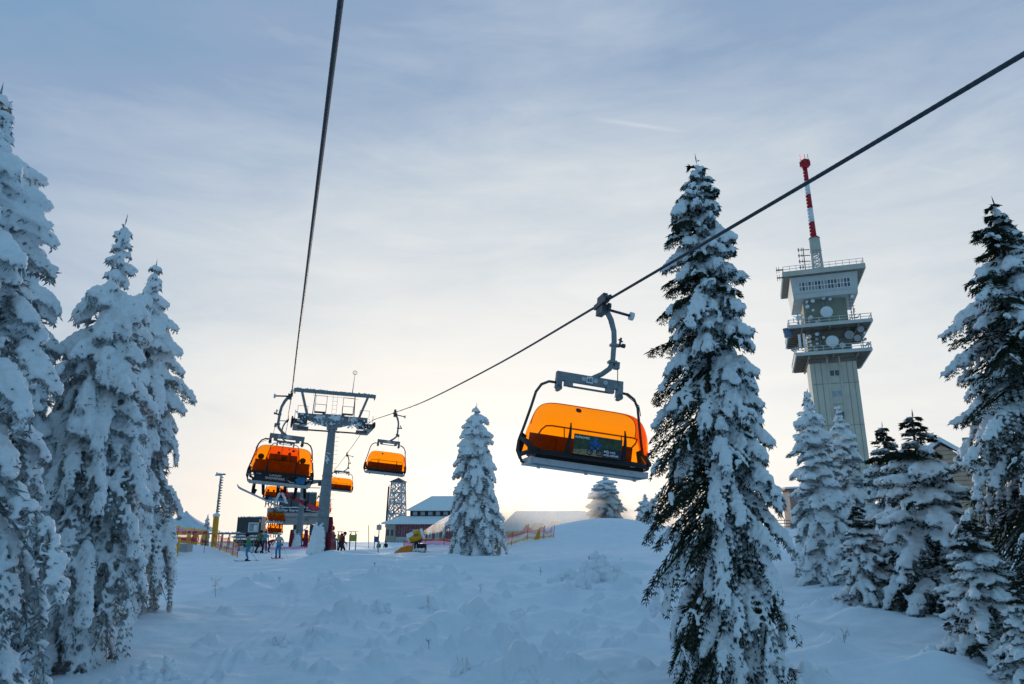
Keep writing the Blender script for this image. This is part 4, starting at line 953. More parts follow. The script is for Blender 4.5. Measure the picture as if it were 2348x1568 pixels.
def grey_hut():
    c = at(573, 1240, 70); c = gnd(c.x, c.y, -.1); t = thing('container_cabin', 'dark grey container cabin with one white framed window by the piste', 'cabin', c, R(10)); z0 = 1.15
    b = MB(); b.box((0, 0, z0+1.0), (2.25, 2.4, 2.0)); wl = b.build('body', mat('hut_grey', (.07, .085, .09), .5, .1, .1, 2), t)
    k = MB()
    for x in np.linspace(-1.0, 1.0, 12): k.box((x, -1.21, z0+1.0), (.03, .02, 1.9))
    k.build('ribs', MATS['hut_grey'], wl)
    k = MB(); k.box((.42, -1.22, z0+1.05), (.95, .05, .9)); w = k.build('window', M_WHITE, wl); k = MB(); k.box((.42, -1.25, z0+1.05), (.78, .03, .72)); k.build('pane', M_GLASSL, w); k = MB(); k.box((.62, -1.27, z0+1.0), (.3, .02, .55)); k.build('blind', M_WHITE, w)
    k = MB(); k.box((1.0, -1.28, z0+1.65), (.14, .16, .3)); k.build('lamp_box', M_ALU, t)
    b = MB(); b.box((0, 0, z0-.25), (2.5, 2.7, .3)); b.box((0, 0, z0-.7), (2.0, 2.0, .8)); b.build('plinth', mat('plinth_brown', (.08, .05, .045), .8), t)
    B = []; r = random.Random(5)
    for i in range(60): B.append((r.uniform(-1.1, 1.1), r.uniform(-1.2, 1.2), z0+2.02, r.uniform(.05, .11)))
    for i in range(40): B.append((r.uniform(-1.2, 1.2), -1.3, z0-.08, r.uniform(.05, .11)))
    snow_patch('snow_clumps', B, t, .05)
grey_hut()
def tent():
    c = at(420, 1234, 74); c = gnd(c.x, c.y, 0); t = thing('bar_tent', 'white peaked bar tent with red and yellow valance behind the netting', 'tent', c, R(8)); W = 3.0
    MTC = mat('tent_canvas', (.66, .74, .80), .7, 0, .08, 1); b = MB(); n = 8; vs = []
    for i in range(n+1):
        f = i/n; w = W*(1-f)**1.35+.05; z = 1.55+2.1*f; vs += [(-w, -w*.8, z), (w, -w*.8, z), (w, w*.8, z), (-w, w*.8, z)]
    b.add(vs, [(i*4+j, i*4+(j+1) % 4, i*4+4+(j+1) % 4, i*4+4+j) for i in range(n) for j in range(4)], 0, True); b.build('canopy', MTC, t)
    for i in range(12):
        k = MB(); k.box((-2.75+i*.5, -W*.8-.02, 1.42), (.48, .03, .34)); k.build('valance', M_RED if i % 2 else M_YEL, t)
    k = MB()
    for x in (-W, W):
        for y in (-2.4, 2.4): k.tube([(x*.97, y, 0), (x*.97, y, 1.6)], .05, 6)
    k.build('frame', M_ALU, t); k = MB(); k.box((-.5, -1.6, .5), (4.4, .5, 1.0)); k.build('counter', M_RED, t)
tent()
def shelter(u, v, Y, L, H, rz, label):
    c = at(u, v, Y); c = gnd(c.x, c.y, 0); t = thing('queue_railing', label, 'railing', c, rz, 'steel queue frames'); k = MB(); n = max(2, int(L/.62))
    for i in range(n+1):
        for y in (0, .9): x = -L/2+L*i/n; k.bar((x, y, 0), (x, y, H), .05)
    for z in (H, H*.55):
        for y in (0, .9): k.bar((-L/2, y, z), (L/2, y, z), .05)
    k.build('frame', M_STEEL, t); b = MB(); b.box((0, .45, H+.06), (L+.3, 1.2, .1)); b.build('roof_sheet', M_STEEL, t)
    B = []; r = random.Random(int(u))
    for i in range(50): B.append((r.uniform(-L/2, L/2), r.uniform(0, .9), H+.13, r.uniform(.05, .1)))
    for i in range(40): B.append((r.uniform(-L/2, L/2), r.uniform(.2, 1.2), r.uniform(0, .3), r.uniform(.1, .22)))
    snow_patch('snow_clumps', B, t, .06)
shelter(510, 1240, 66, 3.0, 1.55, R(-14), 'steel queue frame with snow on top, nearest the yellow snow lance'); shelter(558, 1247, 60, 2.0, 1.1, R(-16), 'low steel queue frame in front of the grey cabin')

# ------------------------------------------------------------------ snow making, signs, mats
def snow_lance():
    c = at(491, 1239, 62); c = gnd(c.x, c.y, -.05); t = thing('snow_lance', 'tall rimed snow lance leaning from a yellow padded post', 'snow lance', c, 0)
    top = at(507, 1088, 62)-c; mid = at(496, 1184, 62)-c
    b = MB(); b.bar((0, 0, 0), mid, .42, .34); b.build('pad', M_YEL, t); b = MB(); b.bar((0, 0, 0), Vector(mid)*.5+Vector((.06, -.19, 0)), .10, .03); b.build('strap', M_RED, t)
    b = MB(); b.tube([Vector(mid)*.9, top], [.09, .075], 8); p = b.build('pipe', M_STEEL, t)
    for i in range(15):
        f = (i+.8)/16; q = Vector(mid).lerp(top, f); k = MB(); k.add([q+Vector((.05, 0, .10)), q+Vector((.30, 0, .02)), q+Vector((.05, 0, -.10)), q+Vector((.05, .06, 0)), q+Vector((.05, -.06, 0))], [(0, 1, 3), (1, 2, 3), (1, 0, 4), (2, 1, 4), (0, 3, 4), (3, 2, 4)]); k.build('nozzle', M_STEEL, p)
    k = MB(); k.bar(Vector(top)+Vector((-.5, 0, -.06)), Vector(top)+Vector((.38, 0, .02)), .16, .1); k.bar(Vector(top)+Vector((-.4, 0, -.05)), Vector(top)+Vector((-.1, 0, .12)), .07); k.build('head', M_STEEL, p)
    r = random.Random(6); B = [(mid[0]+r.gauss(0, .12), r.gauss(0, .12), mid[2]+r.uniform(-.05, .2), r.uniform(.06, .12)) for i in range(40)]
    for i in range(70):
        q = Vector(mid).lerp(top, r.random()); B.append((q.x+r.uniform(-.06, .06), q.y, q.z, r.uniform(.04, .09)))
    for i in range(20): B.append((top.x+r.uniform(-.4, .3), top.y, top.z+r.uniform(0, .1), r.uniform(.05, .09)))
    snow_patch('rime_clumps', B, t, .045)
snow_lance()
def fan_gun():
    c = at(948, 1252, 57); c = gnd(c.x, c.y, -.03); t = thing('fan_snow_gun', 'yellow barrel snow gun on a frame throwing a white plume', 'snow gun', c, 0)
    M = Matrix.Translation((.15, 0, 1.22)) @ Matrix.Rotation(R(-20), 4, 'Y') 
    b = MB(); b.X = M; b.tube([(-.62, 0, 0), (-.55, 0, 0), (.1, 0, 0), (.5, 0, 0), (.58, 0, 0)], [.30, .40, .46, .42, .40], 18); b.build('barrel', M_YEL, t)
    b = MB(); b.X = M; b.tube([(-.66, 0, 0), (-.50, 0, 0)], [.38, .43], 18); b.tube([(.5, 0, 0), (.66, 0, 0)], [.45, .43], 18); b.box((-.35, -.05, .26), (.55, .72, .35)); b.build('ring', M_SNOWT, t)
    b = MB(); b.X = M; b.prism([(-.5, -.3), (.5, -.38), (.3, -.55), (-.2, -.58)], .5); b.build('cradle', M_NAVY, t)
    text_part('barrel_mark', 'TR8', .24, M_INK, t, M @ Matrix.Translation((.1, -.475, .06)) @ FRONT, bold=.004)
    b = MB(); b.tube([(.1, 0, .75), (.1, 0, .2)], .1, 8); b.bar((.1, -.3, .75), (-.4, -.4, .1), .08); b.bar((.1, .3, .75), (.7, .4, .1), .08); b.bar((-.9, -.45, .06), (1.0, -.45, .06), .12); b.bar((-.9, .45, .06), (1.0, .45, .06), .12); b.build('carriage', M_STEEL, t)
    b = MB(); b.box((.65, 0, .42), (.75, .6, .5)); b.bar((.25, -.3, .2), (1.0, -.3, .65), .06); b.build('control_box', M_NAVY, t)
    r = random.Random(4); snow_patch('snow_clumps', [(r.uniform(-.8, 1.0), -.45+r.uniform(-.1, .1), r.uniform(0, .3), r.uniform(.05, .1)) for i in range(60)], t, .04)
    c2 = at(924, 1253, 56.5); c2 = gnd(c2.x, c2.y, -.03); b = MB(); vs = []; n = 10
    for i in range(n+1):
        f = i/n; x = -.75+1.5*f; h = .62*math.sin(min(1, f*1.25)*math.pi/2)**.8+.02*math.sin(f*19); 
        for j in range(9):
            a = math.pi*j/8; vs.append((x, -.42*math.cos(a), max(0, h*math.sin(a)**.6)))
    b.add(vs, [(i*9+j, i*9+j+1, i*9+10+j, i*9+9+j) for i in range(n) for j in range(8)], 0, True); b.add([vs[n*9+j] for j in range(9)], [tuple(range(9))]); o = b.build('tarpaulin', M_ORMAT, None, c2); tag(o, 'orange tarpaulin cover lying in the snow beside the yellow snow gun', 'tarpaulin')
    return c, M
GUN, GUNM = fan_gun()
def plume(name, label, pts, rad, dens, nz, seed):
    """drifting snow: a closed lumpy shell filled with a thin patchy volume"""
    b = MB(); b.tube(pts, rad, 20); o = b.build(name, [], None); me = o.data; r = random.Random(seed)
    m = bpy.data.materials.new(name); m.use_nodes = True; nt = m.node_tree; nt.nodes.clear(); out = nt.nodes.new('ShaderNodeOutputMaterial'); v = nt.nodes.new('ShaderNodeVolumePrincipled')
    v.inputs['Color'].default_value = (.99, .99, 1, 1); v.inputs['Anisotropy'].default_value = .72
    tc = nt.nodes.new('ShaderNodeTexCoord'); n = nt.nodes.new('ShaderNodeTexNoise'); n.inputs['Scale'].default_value = nz; n.inputs['Detail'].default_value = 4; nt.links.new(tc.outputs['Object'], n.inputs['Vector'])
    mr = nt.nodes.new('ShaderNodeMapRange'); mr.inputs[1].default_value = .3; mr.inputs[2].default_value = .8; mr.inputs[4].default_value = dens; nt.links.new(n.outputs['Fac'], mr.inputs[0]); nt.links.new(mr.outputs[0], v.inputs['Density']); nt.links.new(v.outputs[0], out.inputs['Volume'])
    me.materials.append(m); o['kind'] = 'stuff'; o['label'] = label; return o
gm = Vector(GUN)+GUNM @ Vector((.66, 0, 0))
plume('snow_plume', 'white plume of artificial snow blown from the yellow gun', [gm, gm+Vector((.5, .05, .22)), gm+Vector((1.5, .2, .62)), gm+Vector((3.0, .5, 1.1)), gm+Vector((4.6, .9, 1.2)), gm+Vector((5.5, 1.2, 1.0))], [.2, .3, .5, .85, 1.2, .8], 3.2, 1.6, 1)
c_ = at(1245, 1178, 81); c_ = gnd(c_.x, c_.y, 0)
plume('blowing_snow', 'thin veil of blowing snow in front of the long hall', [c_+Vector((-9, 2, 1.4)), c_+Vector((-7, 2, 2.2)), c_+Vector((-3, 1, 3.0)), c_+Vector((2, 0, 2.6)), c_+Vector((7, 0, 2.0)), c_+Vector((14, 0, 1.8)), c_+Vector((20, 0, 1.4))], [.4, 2.4, 4.0, 3.8, 3.6, 3.6, .6], .3, .35, 2)
# pads by the left netting
c = at(394, 1257, 52); c = gnd(c.x, c.y, -.05); b = MB(); n = 8; vs = []
for i in range(n+1):
    z = 1.35*i/n; k = 1+.03*math.sin(i*2.3); vs += [(-.44*k+.05*z, -.35, z), (.40*k+.05*z, -.38*k, z), (.44*k+.05*z, .35, z), (-.42*k+.05*z, .36, z)]
b.add(vs, [(i*4+j, i*4+(j+1) % 4, i*4+4+(j+1) % 4, i*4+4+j) for i in range(n) for j in range(4)]+[(n*4, n*4+1, n*4+2, n*4+3)])
tag(b.build('padded_bollard', M_YEL, None, c, (0, 0, R(22))), 'yellow padded block at the piste edge under the left trees', 'crash pad')
c = at(423, 1256, 54); c = gnd(c.x, c.y, -.1); t = thing('utility_box', 'pale grey metal utility box half sunk in snow beside the yellow block', 'utility box', c, R(-12)); b = MB(); b.box((0, 0, .34), (.95, .6, .68)); b.build('body', M_ALU, t); b = MB(); b.box((-.2, -.31, .36), (.4, .02, .5)); b.box((.24, -.31, .36), (.4, .02, .5)); b.build('door', mat('box_grey', (.40, .42, .43), .5), t)

M_PINK = thin_mat('net_pink', (.95, .62, .72), (.80, .16, .26), .32, .0); M_NYEL = thin_mat('net_yellow', (.95, .92, .70), (.75, .62, .2), .30, .0); M_ROSE = thin_mat('net_rose', (.9, .6, .75), (.66, .2, .34), .3, 0.); M_NHEM = thin_mat('net_hem', (.9, .7, .3), (.8, .5, .05), .6, 0.)
def net(label, P0, H, posts, bands, group='safety netting along the pistes', sag=.12, lean=0., poles=True):
    """netting hung between poles: list of ground points, banded mesh with yellow hems"""
    P = [Vector(p) for p in P0]; t = thing('safety_net', label, 'safety net', P[0], 0, group); o0 = P[0]; b = MB(); seg = 8; pts = []
    for i in range(len(P)-1):
        for k in range(seg): f = k/seg; pts.append((P[i].lerp(P[i+1], f), math.sin(f*math.pi)*sag))
    pts.append((P[-1], 0)); m = 8; Ht = H if isinstance(H, (list, tuple)) else [H]*len(P)
    for i, (p, s) in enumerate(pts):
        a = i/seg; j = min(int(a), len(P)-2); h = Ht[j]+(Ht[j+1]-Ht[j])*(a-j)
        for k in range(m+1): f = k/m; b.v.append(tuple(p-o0+Vector((lean*f, 0, .06+(h-s)*f+.03*math.sin(i*1.3+k)))))
    for i in range(len(pts)-1):
        for k in range(m): b.f.append([i*(m+1)+k, (i+1)*(m+1)+k, (i+1)*(m+1)+k+1, i*(m+1)+k+1]); b.m.append(bands[k]); b.sm.append(True)
    b.build('netting', [M_PINK, M_NYEL, M_ROSE, M_NHEM], t)
    if poles:
        for i, p in enumerate(P):
            k = MB(); k.tube([p-o0+Vector((0, 0, -.3)), p-o0+Vector((lean+posts, 0, Ht[i]+.12))], .028, 6); k.build('pole', M_RED, t)
    return t
BL = [3, 0, 0, 1, 1, 0, 0, 3]
def g_at(u, v, Y): p = at(u, v, Y); return gnd(p.x, p.y)
net('pink and yellow safety net on the left bank in front of the bar tent', [g_at(384, 1230, 57), g_at(404, 1232, 57.5), g_at(440, 1235, 58), g_at(470, 1238, 58)], 1.2, .12, BL, sag=.05)
net('pink and yellow safety net on the left sloping down from the snow lance', [g_at(488, 1240, 57.5), g_at(505, 1243, 56), g_at(520, 1248, 55), g_at(534, 1254, 53), g_at(545, 1259, 52)], [1.2, 1.05, 1.0, .95, .9], .05, BL, sag=.06)
net('pink and yellow safety net climbing the snow mound at right', [hit(1077, 1263), hit(1134, 1261), hit(1171, 1250), hit(1207, 1238), hit(1244, 1235), hit(1267, 1233)], [.8, 1.1, 1.1, 1.35, 1.05, 1.0], .2, [3, 0, 1, 1, 0, 0, 0, 3], sag=.42)
net('low pink safety net behind the yellow snow gun', [g_at(926, 1242, 63), g_at(975, 1243, 63), g_at(1018, 1240, 63), g_at(1075, 1240, 63)], .55, 0, [0, 0, 2, 0, 0, 2, 0, 3], sag=.03)
net('faint low pink net running past the lift tower foot', [g_at(560, 1243, 70), g_at(640, 1243, 70), g_at(700, 1243, 70), g_at(770, 1243, 70)], .28, 0, [2]*8, sag=.02)
k = MB(); p = hit(1224, 1238); k.add([(0, 0, 0), (.55, 0, 0), (.6, 0, 1.2), (.42, .0, .9)], [(0, 1, 2, 3)]); k.v += [(x, y+.02, z) for x, y, z in k.v]; k.f += [[7, 6, 5, 4], [0, 4, 5, 1], [1, 5, 6, 2], [2, 6, 7, 3], [3, 7, 4, 0]]; k.m += [0]*5; k.sm += [False]*5
tag(k.build('warning_flag', [M_YEL], None, p), 'orange yellow warning cloth hung on the net on the mound', 'warning flag')
def pole(u0, v0, u1, v1, Y, r_, mt, label, cat='pole', group=None):
    a = at(u0, v0, Y); a.z = ground(a.x, a.y)-.2; e = at(u1, v1, Y); b = MB(); b.tube([(0, 0, 0), e-a], r_, 6); return tag(b.build('marker_pole', mt, None, a), label, cat, group)
pole(382, 1268, 390, 1218, 50, .022, M_RED, 'thin red marker pole in front of the yellow padded block', group='red marker poles'); pole(469, 1250, 476, 1204, 54, .02, M_RED, 'thin pink red marker pole on the slope left of the snow lance', group='red marker poles')
pole(846, 1249, 845, 1204, 66, .035, M_STAKE, 'thin rimed pole standing alone on the skyline left of the lodge')
pole(1350, 1286, 1350, 1274, 43, .018, M_DKRED, 'short dark red peg in the snow below the mound', 'peg', 'short pegs in the snow'); pole(1425, 1290, 1424, 1280, 41, .018, M_BARK, 'short grey peg in the snow right of the red peg', 'peg', 'short pegs in the snow')
def round_sign(u, v, vt, vd, Y, label, flip):
    c = at(u, v, Y); c.z = ground(c.x, c.y)-.1; t = thing('round_sign', label, 'sign', c, 0, 'round red signs on stakes'); e = at(u+6, vt, Y)-c; b = MB(); b.bar((0, 0, 0), e, .10, .06); b.build('stake', M_STAKE, t)
    f = (at(u+5, vd, Y)-c).z/e.z; q = Vector(e)*f; b = MB(); b.disc(q+Vector((-.02, .05 if flip else -.05, 0)), .20, .02, (0, 1, 0), 24); b.build('disc', mat('sign_red', (.55, .025, .02), .45, 0, .08, 3), t)
round_sign(757, 1266, 1197, 1211, 52, 'round red sign disc behind a pale wooden stake right of the tower', True); round_sign(384, 1258, 1212, 1220, 52.5, 'round red sign half hidden beside the yellow padded block', False)
def board(name, u0, v0, u1, v1, vb, Y, mt, label, roof=False, one=False):
    a, e = at(u0, v1, Y), at(u1, v0, Y); c = Vector(((a.x+e.x)/2, Y, 0)); c.z = ground(c.x, Y)-.1; t = thing(name, label, 'sign', c, 0, 'boards and signs on the skyline'); w = e.x-a.x; z0, z1 = a.z-c.z, e.z-c.z
    b = MB(); b.box((0, 0, (z0+z1)/2), (w, .05, z1-z0)); p = b.build('panel', mt, t)
    for x in ([0] if one else [-w*.4, w*.4]): b = MB(); b.bar((x, .05, 0), (x, .05, z1+.1), .07); b.build('post', M_STAKE if one else M_STEELD, t)
    if roof: b = MB(); b.box((0, 0, z1+.26), (w*1.15, .3, .05)); b.box((-w*.3, .05, z1+.13), (.05, .05, .25)); b.box((w*.3, .05, z1+.13), (.05, .05, .25)); b.build('roof', M_STEELD, t)
    return t, p, w, z0, z1
MLM = mat('map_green', (.36, .40, .08), .5, 0, .08, 3)
t, p, w, z0, z1 = board('info_board', 800, 1226, 818, 1241, 1250, 60, MLM, 'lime green piste map board with little roof on two legs', True)
b = MB(); b.bar((-.22, -.035, (z0+z1)/2-.1), (0, -.035, (z0+z1)/2-.08), .06, .01); b.bar((0, -.035, (z0+z1)/2-.08), (.1, -.035, (z0+z1)/2+.1), .06, .01); b.bar((.1, -.035, (z0+z1)/2+.1), (.26, -.035, (z0+z1)/2+.12), .06, .01); b.build('map_lines', M_WHITE, p)
board('info_board', 773, 1226, 785, 1240, 1250, 62, MLM, 'narrow lime green board behind the skier in the red jacket', True)
board('trail_sign', 863, 1203, 875, 1215, 1251, 60, M_ALU, 'pale square sign on a single post left of the lodge', False, True); board('trail_sign', 857, 1230, 868, 1243, 1248, 64, M_SIGNB, 'small blue sign low on two legs beside the pale square sign')
# ------------------------------------------------------------------ people
def cloth(name, c, c2=None): return mat('cloth_'+name, c, .85, 0, .15, 7, .2, 40, c2)
C_GREEN, C_BLUE, C_BLACK, C_GREY, C_TEAL, C_RED, C_PURP, C_CAMO, C_YELL, C_NAVY, C_WHITE, C_BROWN = (cloth('green', (.03, .30, .12)), cloth('blue', (.04, .26, .48)), cloth('black', (.014, .014, .017)), cloth('grey', (.46, .50, .52)),
    cloth('teal', (.04, .42, .52)), cloth('red', (.55, .03, .04)), cloth('purple', (.14, .03, .09)), cloth('camo', (.24, .25, .15), (.03, .05, .07)), cloth('yellow', (.75, .48, .03)), cloth('navy', (.02, .035, .07)), cloth('white', (.6, .62, .63)), cloth('brown', (.06, .035, .03)))
BODY = 0
def skin_body(J, E, root, mats, region):
    """one continuous body grown over a skeleton: J joint -> (pos, radius), E bones, region bone -> material slot"""
    names = list(J); idx = {n: i for i, n in enumerate(names)}; me = bpy.data.meshes.new('tmp')
    me.from_pydata([J[n][0] for n in names], [(idx[a], idx[b]) for a, b in E], []); o = link('tmp', me)
    m = o.modifiers.new('s', 'SKIN'); m.use_smooth_shade = True
    for n in names:
        d = me.skin_vertices[0].data[idx[n]]; d.radius = (J[n][1], J[n][1]) if isinstance(J[n][1], float) else J[n][1]; d.use_root = n == root
    q = o.modifiers.new('q', 'SUBSURF'); q.levels = q.render_levels = 1
    me = bake(o, mats); k = len(me.polygons); c = np.empty(k*3, np.float32); me.polygons.foreach_get('center', c); c = c.reshape(-1, 3)
    best = np.full(k, 1e9); mi = np.zeros(k, np.int32)
    for a, b in E:
        p, r = np.array(J[a][0]), np.array(J[b][0]); d = r-p; t = np.clip(((c-p)@d)/max(1e-9, d@d), 0, 1); ds = np.linalg.norm(c-(p+t[:, None]*d), axis=1); w = ds < best; best[w] = ds[w]; mi[w] = region(a, b)
    me.polygons.foreach_set('material_index', mi); me.polygons.foreach_set('use_smooth', np.ones(k, bool)); me.update(); return me
def person(label, loc, yaw, jacket, trousers, boots=None, helmet=None, pose='stand', group=None, backpack=None, sc=1., goggles=True, face=None, vest=None):
    """local frame: faces +Y, feet at z=0 (seated: hips at z=0, legs hanging)"""
    V = Vector; sit = pose.startswith('sit')
    P = {'pel': (V((0, 0, .95)), .145), 'spi': (V((0, .01, 1.13)), .15), 'che': (V((0, .01, 1.33)), (.185, .14)), 'nec': (V((0, .02, 1.49)), .06), 'jaw': (V((0, .055, 1.565)), .07), 'hea': (V((0, .045, 1.645)), .098), 'cro': (V((0, .035, 1.72)), .075), 'nos': (V((0, .15, 1.61)), .018)}
    lean = {'stand': 0, 'ski': 14, 'board': 8, 'bend': 78, 'walk': 10}.get(pose, 6 if sit else 0)
    for s, n in ((-1, 'l'), (1, 'r')):
        P['sh'+n] = (V((s*.185, .0, 1.41)), .075)
        el, wr = {'stand': ((.25, -.03, 1.14), (.26, .10, .92)), 'ski': ((.30, .0, 1.17), (.34, .26, 1.05)), 'board': ((.36, .0, 1.18), (.48, .12, 1.0)), 'bend': ((.24, .10, 1.16), (.2, .3, 1.02)), 'walk': ((.26, .0, 1.15), (.27, .24, 1.02))}.get(pose, ((.25, .04, 1.16), (.2, .30, 1.04)))
        P['el'+n] = (V((s*el[0], el[1], el[2])), .058); P['wr'+n] = (V((s*wr[0], wr[1], wr[2])), .04)
        d = (P['wr'+n][0]-P['el'+n][0]).normalized(); pm = P['wr'+n][0]+d*.06; P['pa'+n] = (pm, .036)
        sd = V((1, 0, 0)); 
        for i in range(4):
            off = (i-1.5)*.019; ln = (.066, .078, .072, .056)[i]; b0 = pm+d*.045+sd*off; P['f%d%s' % (i, n)] = (b0, .0105); b1 = b0+(d+V((0, 0, -.4))).normalized()*ln*.55; P['g%d%s' % (i, n)] = (b1, .0095); P['h%d%s' % (i, n)] = (b1+(d*.5+V((0, -.1, -.9))).normalized()*ln*.5, .008)
        tb = pm-sd*s*.036+d*.005; P['t'+n] = (tb, .012); P['u'+n] = (tb+(d-sd*s*.5).normalized()*.045, .01)
    R0 = Matrix.Rotation(-R(lean), 4, 'X'); hip = V((0, 0, .95))
    for k in P: P[k] = (hip+(R0 @ (P[k][0]-hip)), P[k][1])
    if lean > 40:
        for n, s in (('l', -1), ('r', 1)): pass
    for s, n in ((-1, 'l'), (1, 'r')):
        hi, kn, an, to = {'ski': ((.10, 0, .90), (.12, .17, .50), (.13, .03, .12), (.13, .20, .05)), 'board': ((.11, 0, .9), (.24, .14, .50), (.33, .0, .12), (.33, .17, .06)), 'bend': ((.1, -.08, .9), (.12, .04, .5), (.12, -.06, .11), (.12, .14, .05)), 'walk': ((.1, 0, .9), (.11, .12*s+.08, .5), (.11, .22*s-.02, .12), (.11, .22*s+.16, .05))}.get(pose, ((.10, 0, .90), (.12, .03, .50), (.14, -.02, .11), (.15, .15, .05)))
        if sit: hi, kn, an, to = (.11, .04, .93), (.13, .46, .86), (.14, .50, .26), (.14, .66, .20)
        if pose == 'sitboard': kn, an, to = (.15, .46, .86), (.20, .50, .26), (.20, .64, .21)
        P['hi'+n] = (V((s*hi[0], hi[1], hi[2])), .105); P['kn'+n] = (V((s*kn[0], kn[1], kn[2])), .078); P['an'+n] = (V((s*an[0], an[1], an[2])), .07); P['to'+n] = (V((s*to[0], to[1], to[2])), .055)
    E = [('pel', 'spi'), ('spi', 'che'), ('che', 'nec'), ('nec', 'jaw'), ('jaw', 'hea'), ('hea', 'cro'), ('hea', 'nos')]
    for n in 'lr':
        E += [('che', 'sh'+n), ('sh'+n, 'el'+n), ('el'+n, 'wr'+n), ('wr'+n, 'pa'+n), ('pel', 'hi'+n), ('hi'+n, 'kn'+n), ('kn'+n, 'an'+n), ('an'+n, 'to'+n), ('pa'+n, 't'+n), ('t'+n, 'u'+n)]
        for i in range(4): E += [('pa'+n, 'f%d%s' % (i, n)), ('f%d%s' % (i, n), 'g%d%s' % (i, n)), ('g%d%s' % (i, n), 'h%d%s' % (i, n))]
    def region(a, b):
        if a in ('jaw', 'hea', 'nec'): return 3
        if a[:2] in ('pa', 'f0') or a[0] in 'fgt' or b[:2] == 'pa': return 2
        if a[:2] == 'an': return 2
        if a[:2] in ('hi', 'kn') or b[:2] == 'hi': return 1
        return 0
    me = skin_body(P, E, 'pel', [jacket, trousers, boots or C_BLACK, M_SKIN], region)
    if sit:
        me.transform(Matrix.Translation((0, 0, -.82))); off = V((0, 0, -.82))
    else: off = V((0, 0, 0))
    o = link('person', me); o.location = loc; o.rotation_euler = (0, 0, yaw); o.scale = (sc,)*3; tag(o, label, 'person', group)
    hd = P['hea'][0]+off; up = (P['cro'][0]-P['jaw'][0]).normalized(); fw = (P['nos'][0]-P['hea'][0]).normalized()
    b = MB(); b.X = Matrix.Translation(hd+up*.045-fw*.012) @ (up.to_track_quat('Z', 'Y').to_matrix().to_4x4()); b.ball((0, 0, 0), (.122, .135, .115), 14, 9); b.build('helmet', helmet or C_BLACK, o)
    if goggles:
        b = MB(); q = hd+fw*.085+up*.012; b.X = Matrix.Translation(q) @ fw.to_track_quat('Y', 'Z').to_matrix().to_4x4(); b.ball((0, 0, 0), (.085, .03, .042), 12, 7); b.build('goggles', M_GLASS, o)
    if backpack:
        c = P['che'][0]+off; bk = (Matrix.Rotation(-R(lean), 4, 'X') @ V((0, -1, 0))); b = MB(); b.X = Matrix.Translation(c+bk*.2-V((0, 0, .05))) @ Matrix.Rotation(-R(lean), 4, 'X'); b.ball((0, 0, 0), (.17, .10, .25), 12, 8); b.build('backpack', backpack, o)
    if vest:
        c = P['spi'][0]+off; b = MB()
        for x in (-.11, 0, .11): b.box((x, .165, c.z+.08), (.035, .03, .42))
        b.build('jacket_stripes', vest, o)
    o['hands'] = 1; del o['hands']
    return o, {k: o.matrix_basis @ (P[k][0]+off) for k in P}
def ski(p, yaw, mt, label, pitch=0., L=1.62, roll=0., group=None):
    b = MB(); n = 12; vs = []
    for i in range(n+1):
        f = i/n; y = -L*.45+L*f; w = .042+.014*abs(2*f-1)**2; w = w if 0 < f < 1 else .02; z = .10*max(0, (f-.86)/.14)**2; vs += [(-w, y, z), (w, y, z), (w, y, z+.018), (-w, y, z+.018)]
    b.add(vs, [(i*4+j, i*4+(j+1) % 4, i*4+4+(j+1) % 4, i*4+4+j) for i in range(n) for j in range(4)]+[(3, 2, 1, 0), (n*4, n*4+1, n*4+2, n*4+3)]); b.box((0, 0, .04), (.06, .3, .04)); b.box((0, .16, .06), (.07, .06, .06))
    return tag(b.build('ski', mt, None, p, (pitch, roll, yaw)), label, 'ski', group)
def board_(p, rot, mt, label, L=1.55):
    b = MB(); n = 16; vs = []
    for i in range(n+1):
        f = i/n; e = abs(2*f-1); w = .148*(1-max(0, (e-.82)/.18)**2.2*.9)-.02*(1-e); x = -L/2+L*f; z = .09*max(0, (e-.8)/.2)**2; vs += [(x, -w, z), (x, w, z), (x, w, z+.014), (x, -w, z+.014)]
    b.add(vs, [(i*4+j, i*4+(j+1) % 4, i*4+4+(j+1) % 4, i*4+4+j) for i in range(n) for j in range(4)]+[(3, 2, 1, 0), (n*4, n*4+1, n*4+2, n*4+3)])
    o = b.build('snowboard', mt, None, p, rot); 
    for x in (-.26, .26): k = MB(); k.box((x, 0, .035), (.14, .24, .03)); k.box((x, -.11, .12), (.13, .03, .17)); k.build('binding', M_BLACK, o)
    return tag(o, label, 'snowboard', None)
def stick(a, b, label, mt=None):
    a, b = Vector(a), Vector(b); k = MB(); k.tube([(0, 0, 0), b-a], [.013, .007], 6); k.tube([(b-a)*.93, (b-a)*.935], [.045, .045], 10); return tag(k.build('ski_pole', mt or M_STEELD, None, a), label, 'ski pole')
def skier(u, v, Y, yaw, label, who, jacket, trousers, helmet, pose='ski', kit='ski', kitmat=None, sc=1., poles=None, **kw):
    p = at(u, v, Y); p = gnd(p.x, p.y, .02); o, W = person(label, p, yaw, jacket, trousers, helmet=helmet, pose=pose, sc=sc, **kw)
    if kit == 'ski':
        for n, s in (('l', 'first'), ('r', 'second')):
            q = W['an'+n]; ski(Vector((q.x, q.y, ground(q.x, q.y)+.02)), yaw, kitmat or M_BLACK, 'ski under the %s foot of the %s' % ('left' if n == 'l' else 'right', who))
    if kit == 'board': q = (W['anl']+W['anr'])/2; board_(Vector((q.x, q.y+.06, ground(q.x, q.y)+.02)), (0, 0, yaw), kitmat or M_BLACK, 'snowboard under the '+who)
    if poles:
        for n, e in poles.items(): t = at(e[0], e[1], Y); stick(W['pa'+n]+Vector((0, 0, .1)), gnd(t.x, t.y), 'ski pole in the %s hand of the %s' % ('left' if n == 'l' else 'right', who), e[2] if len(e) > 2 else None)
    return o
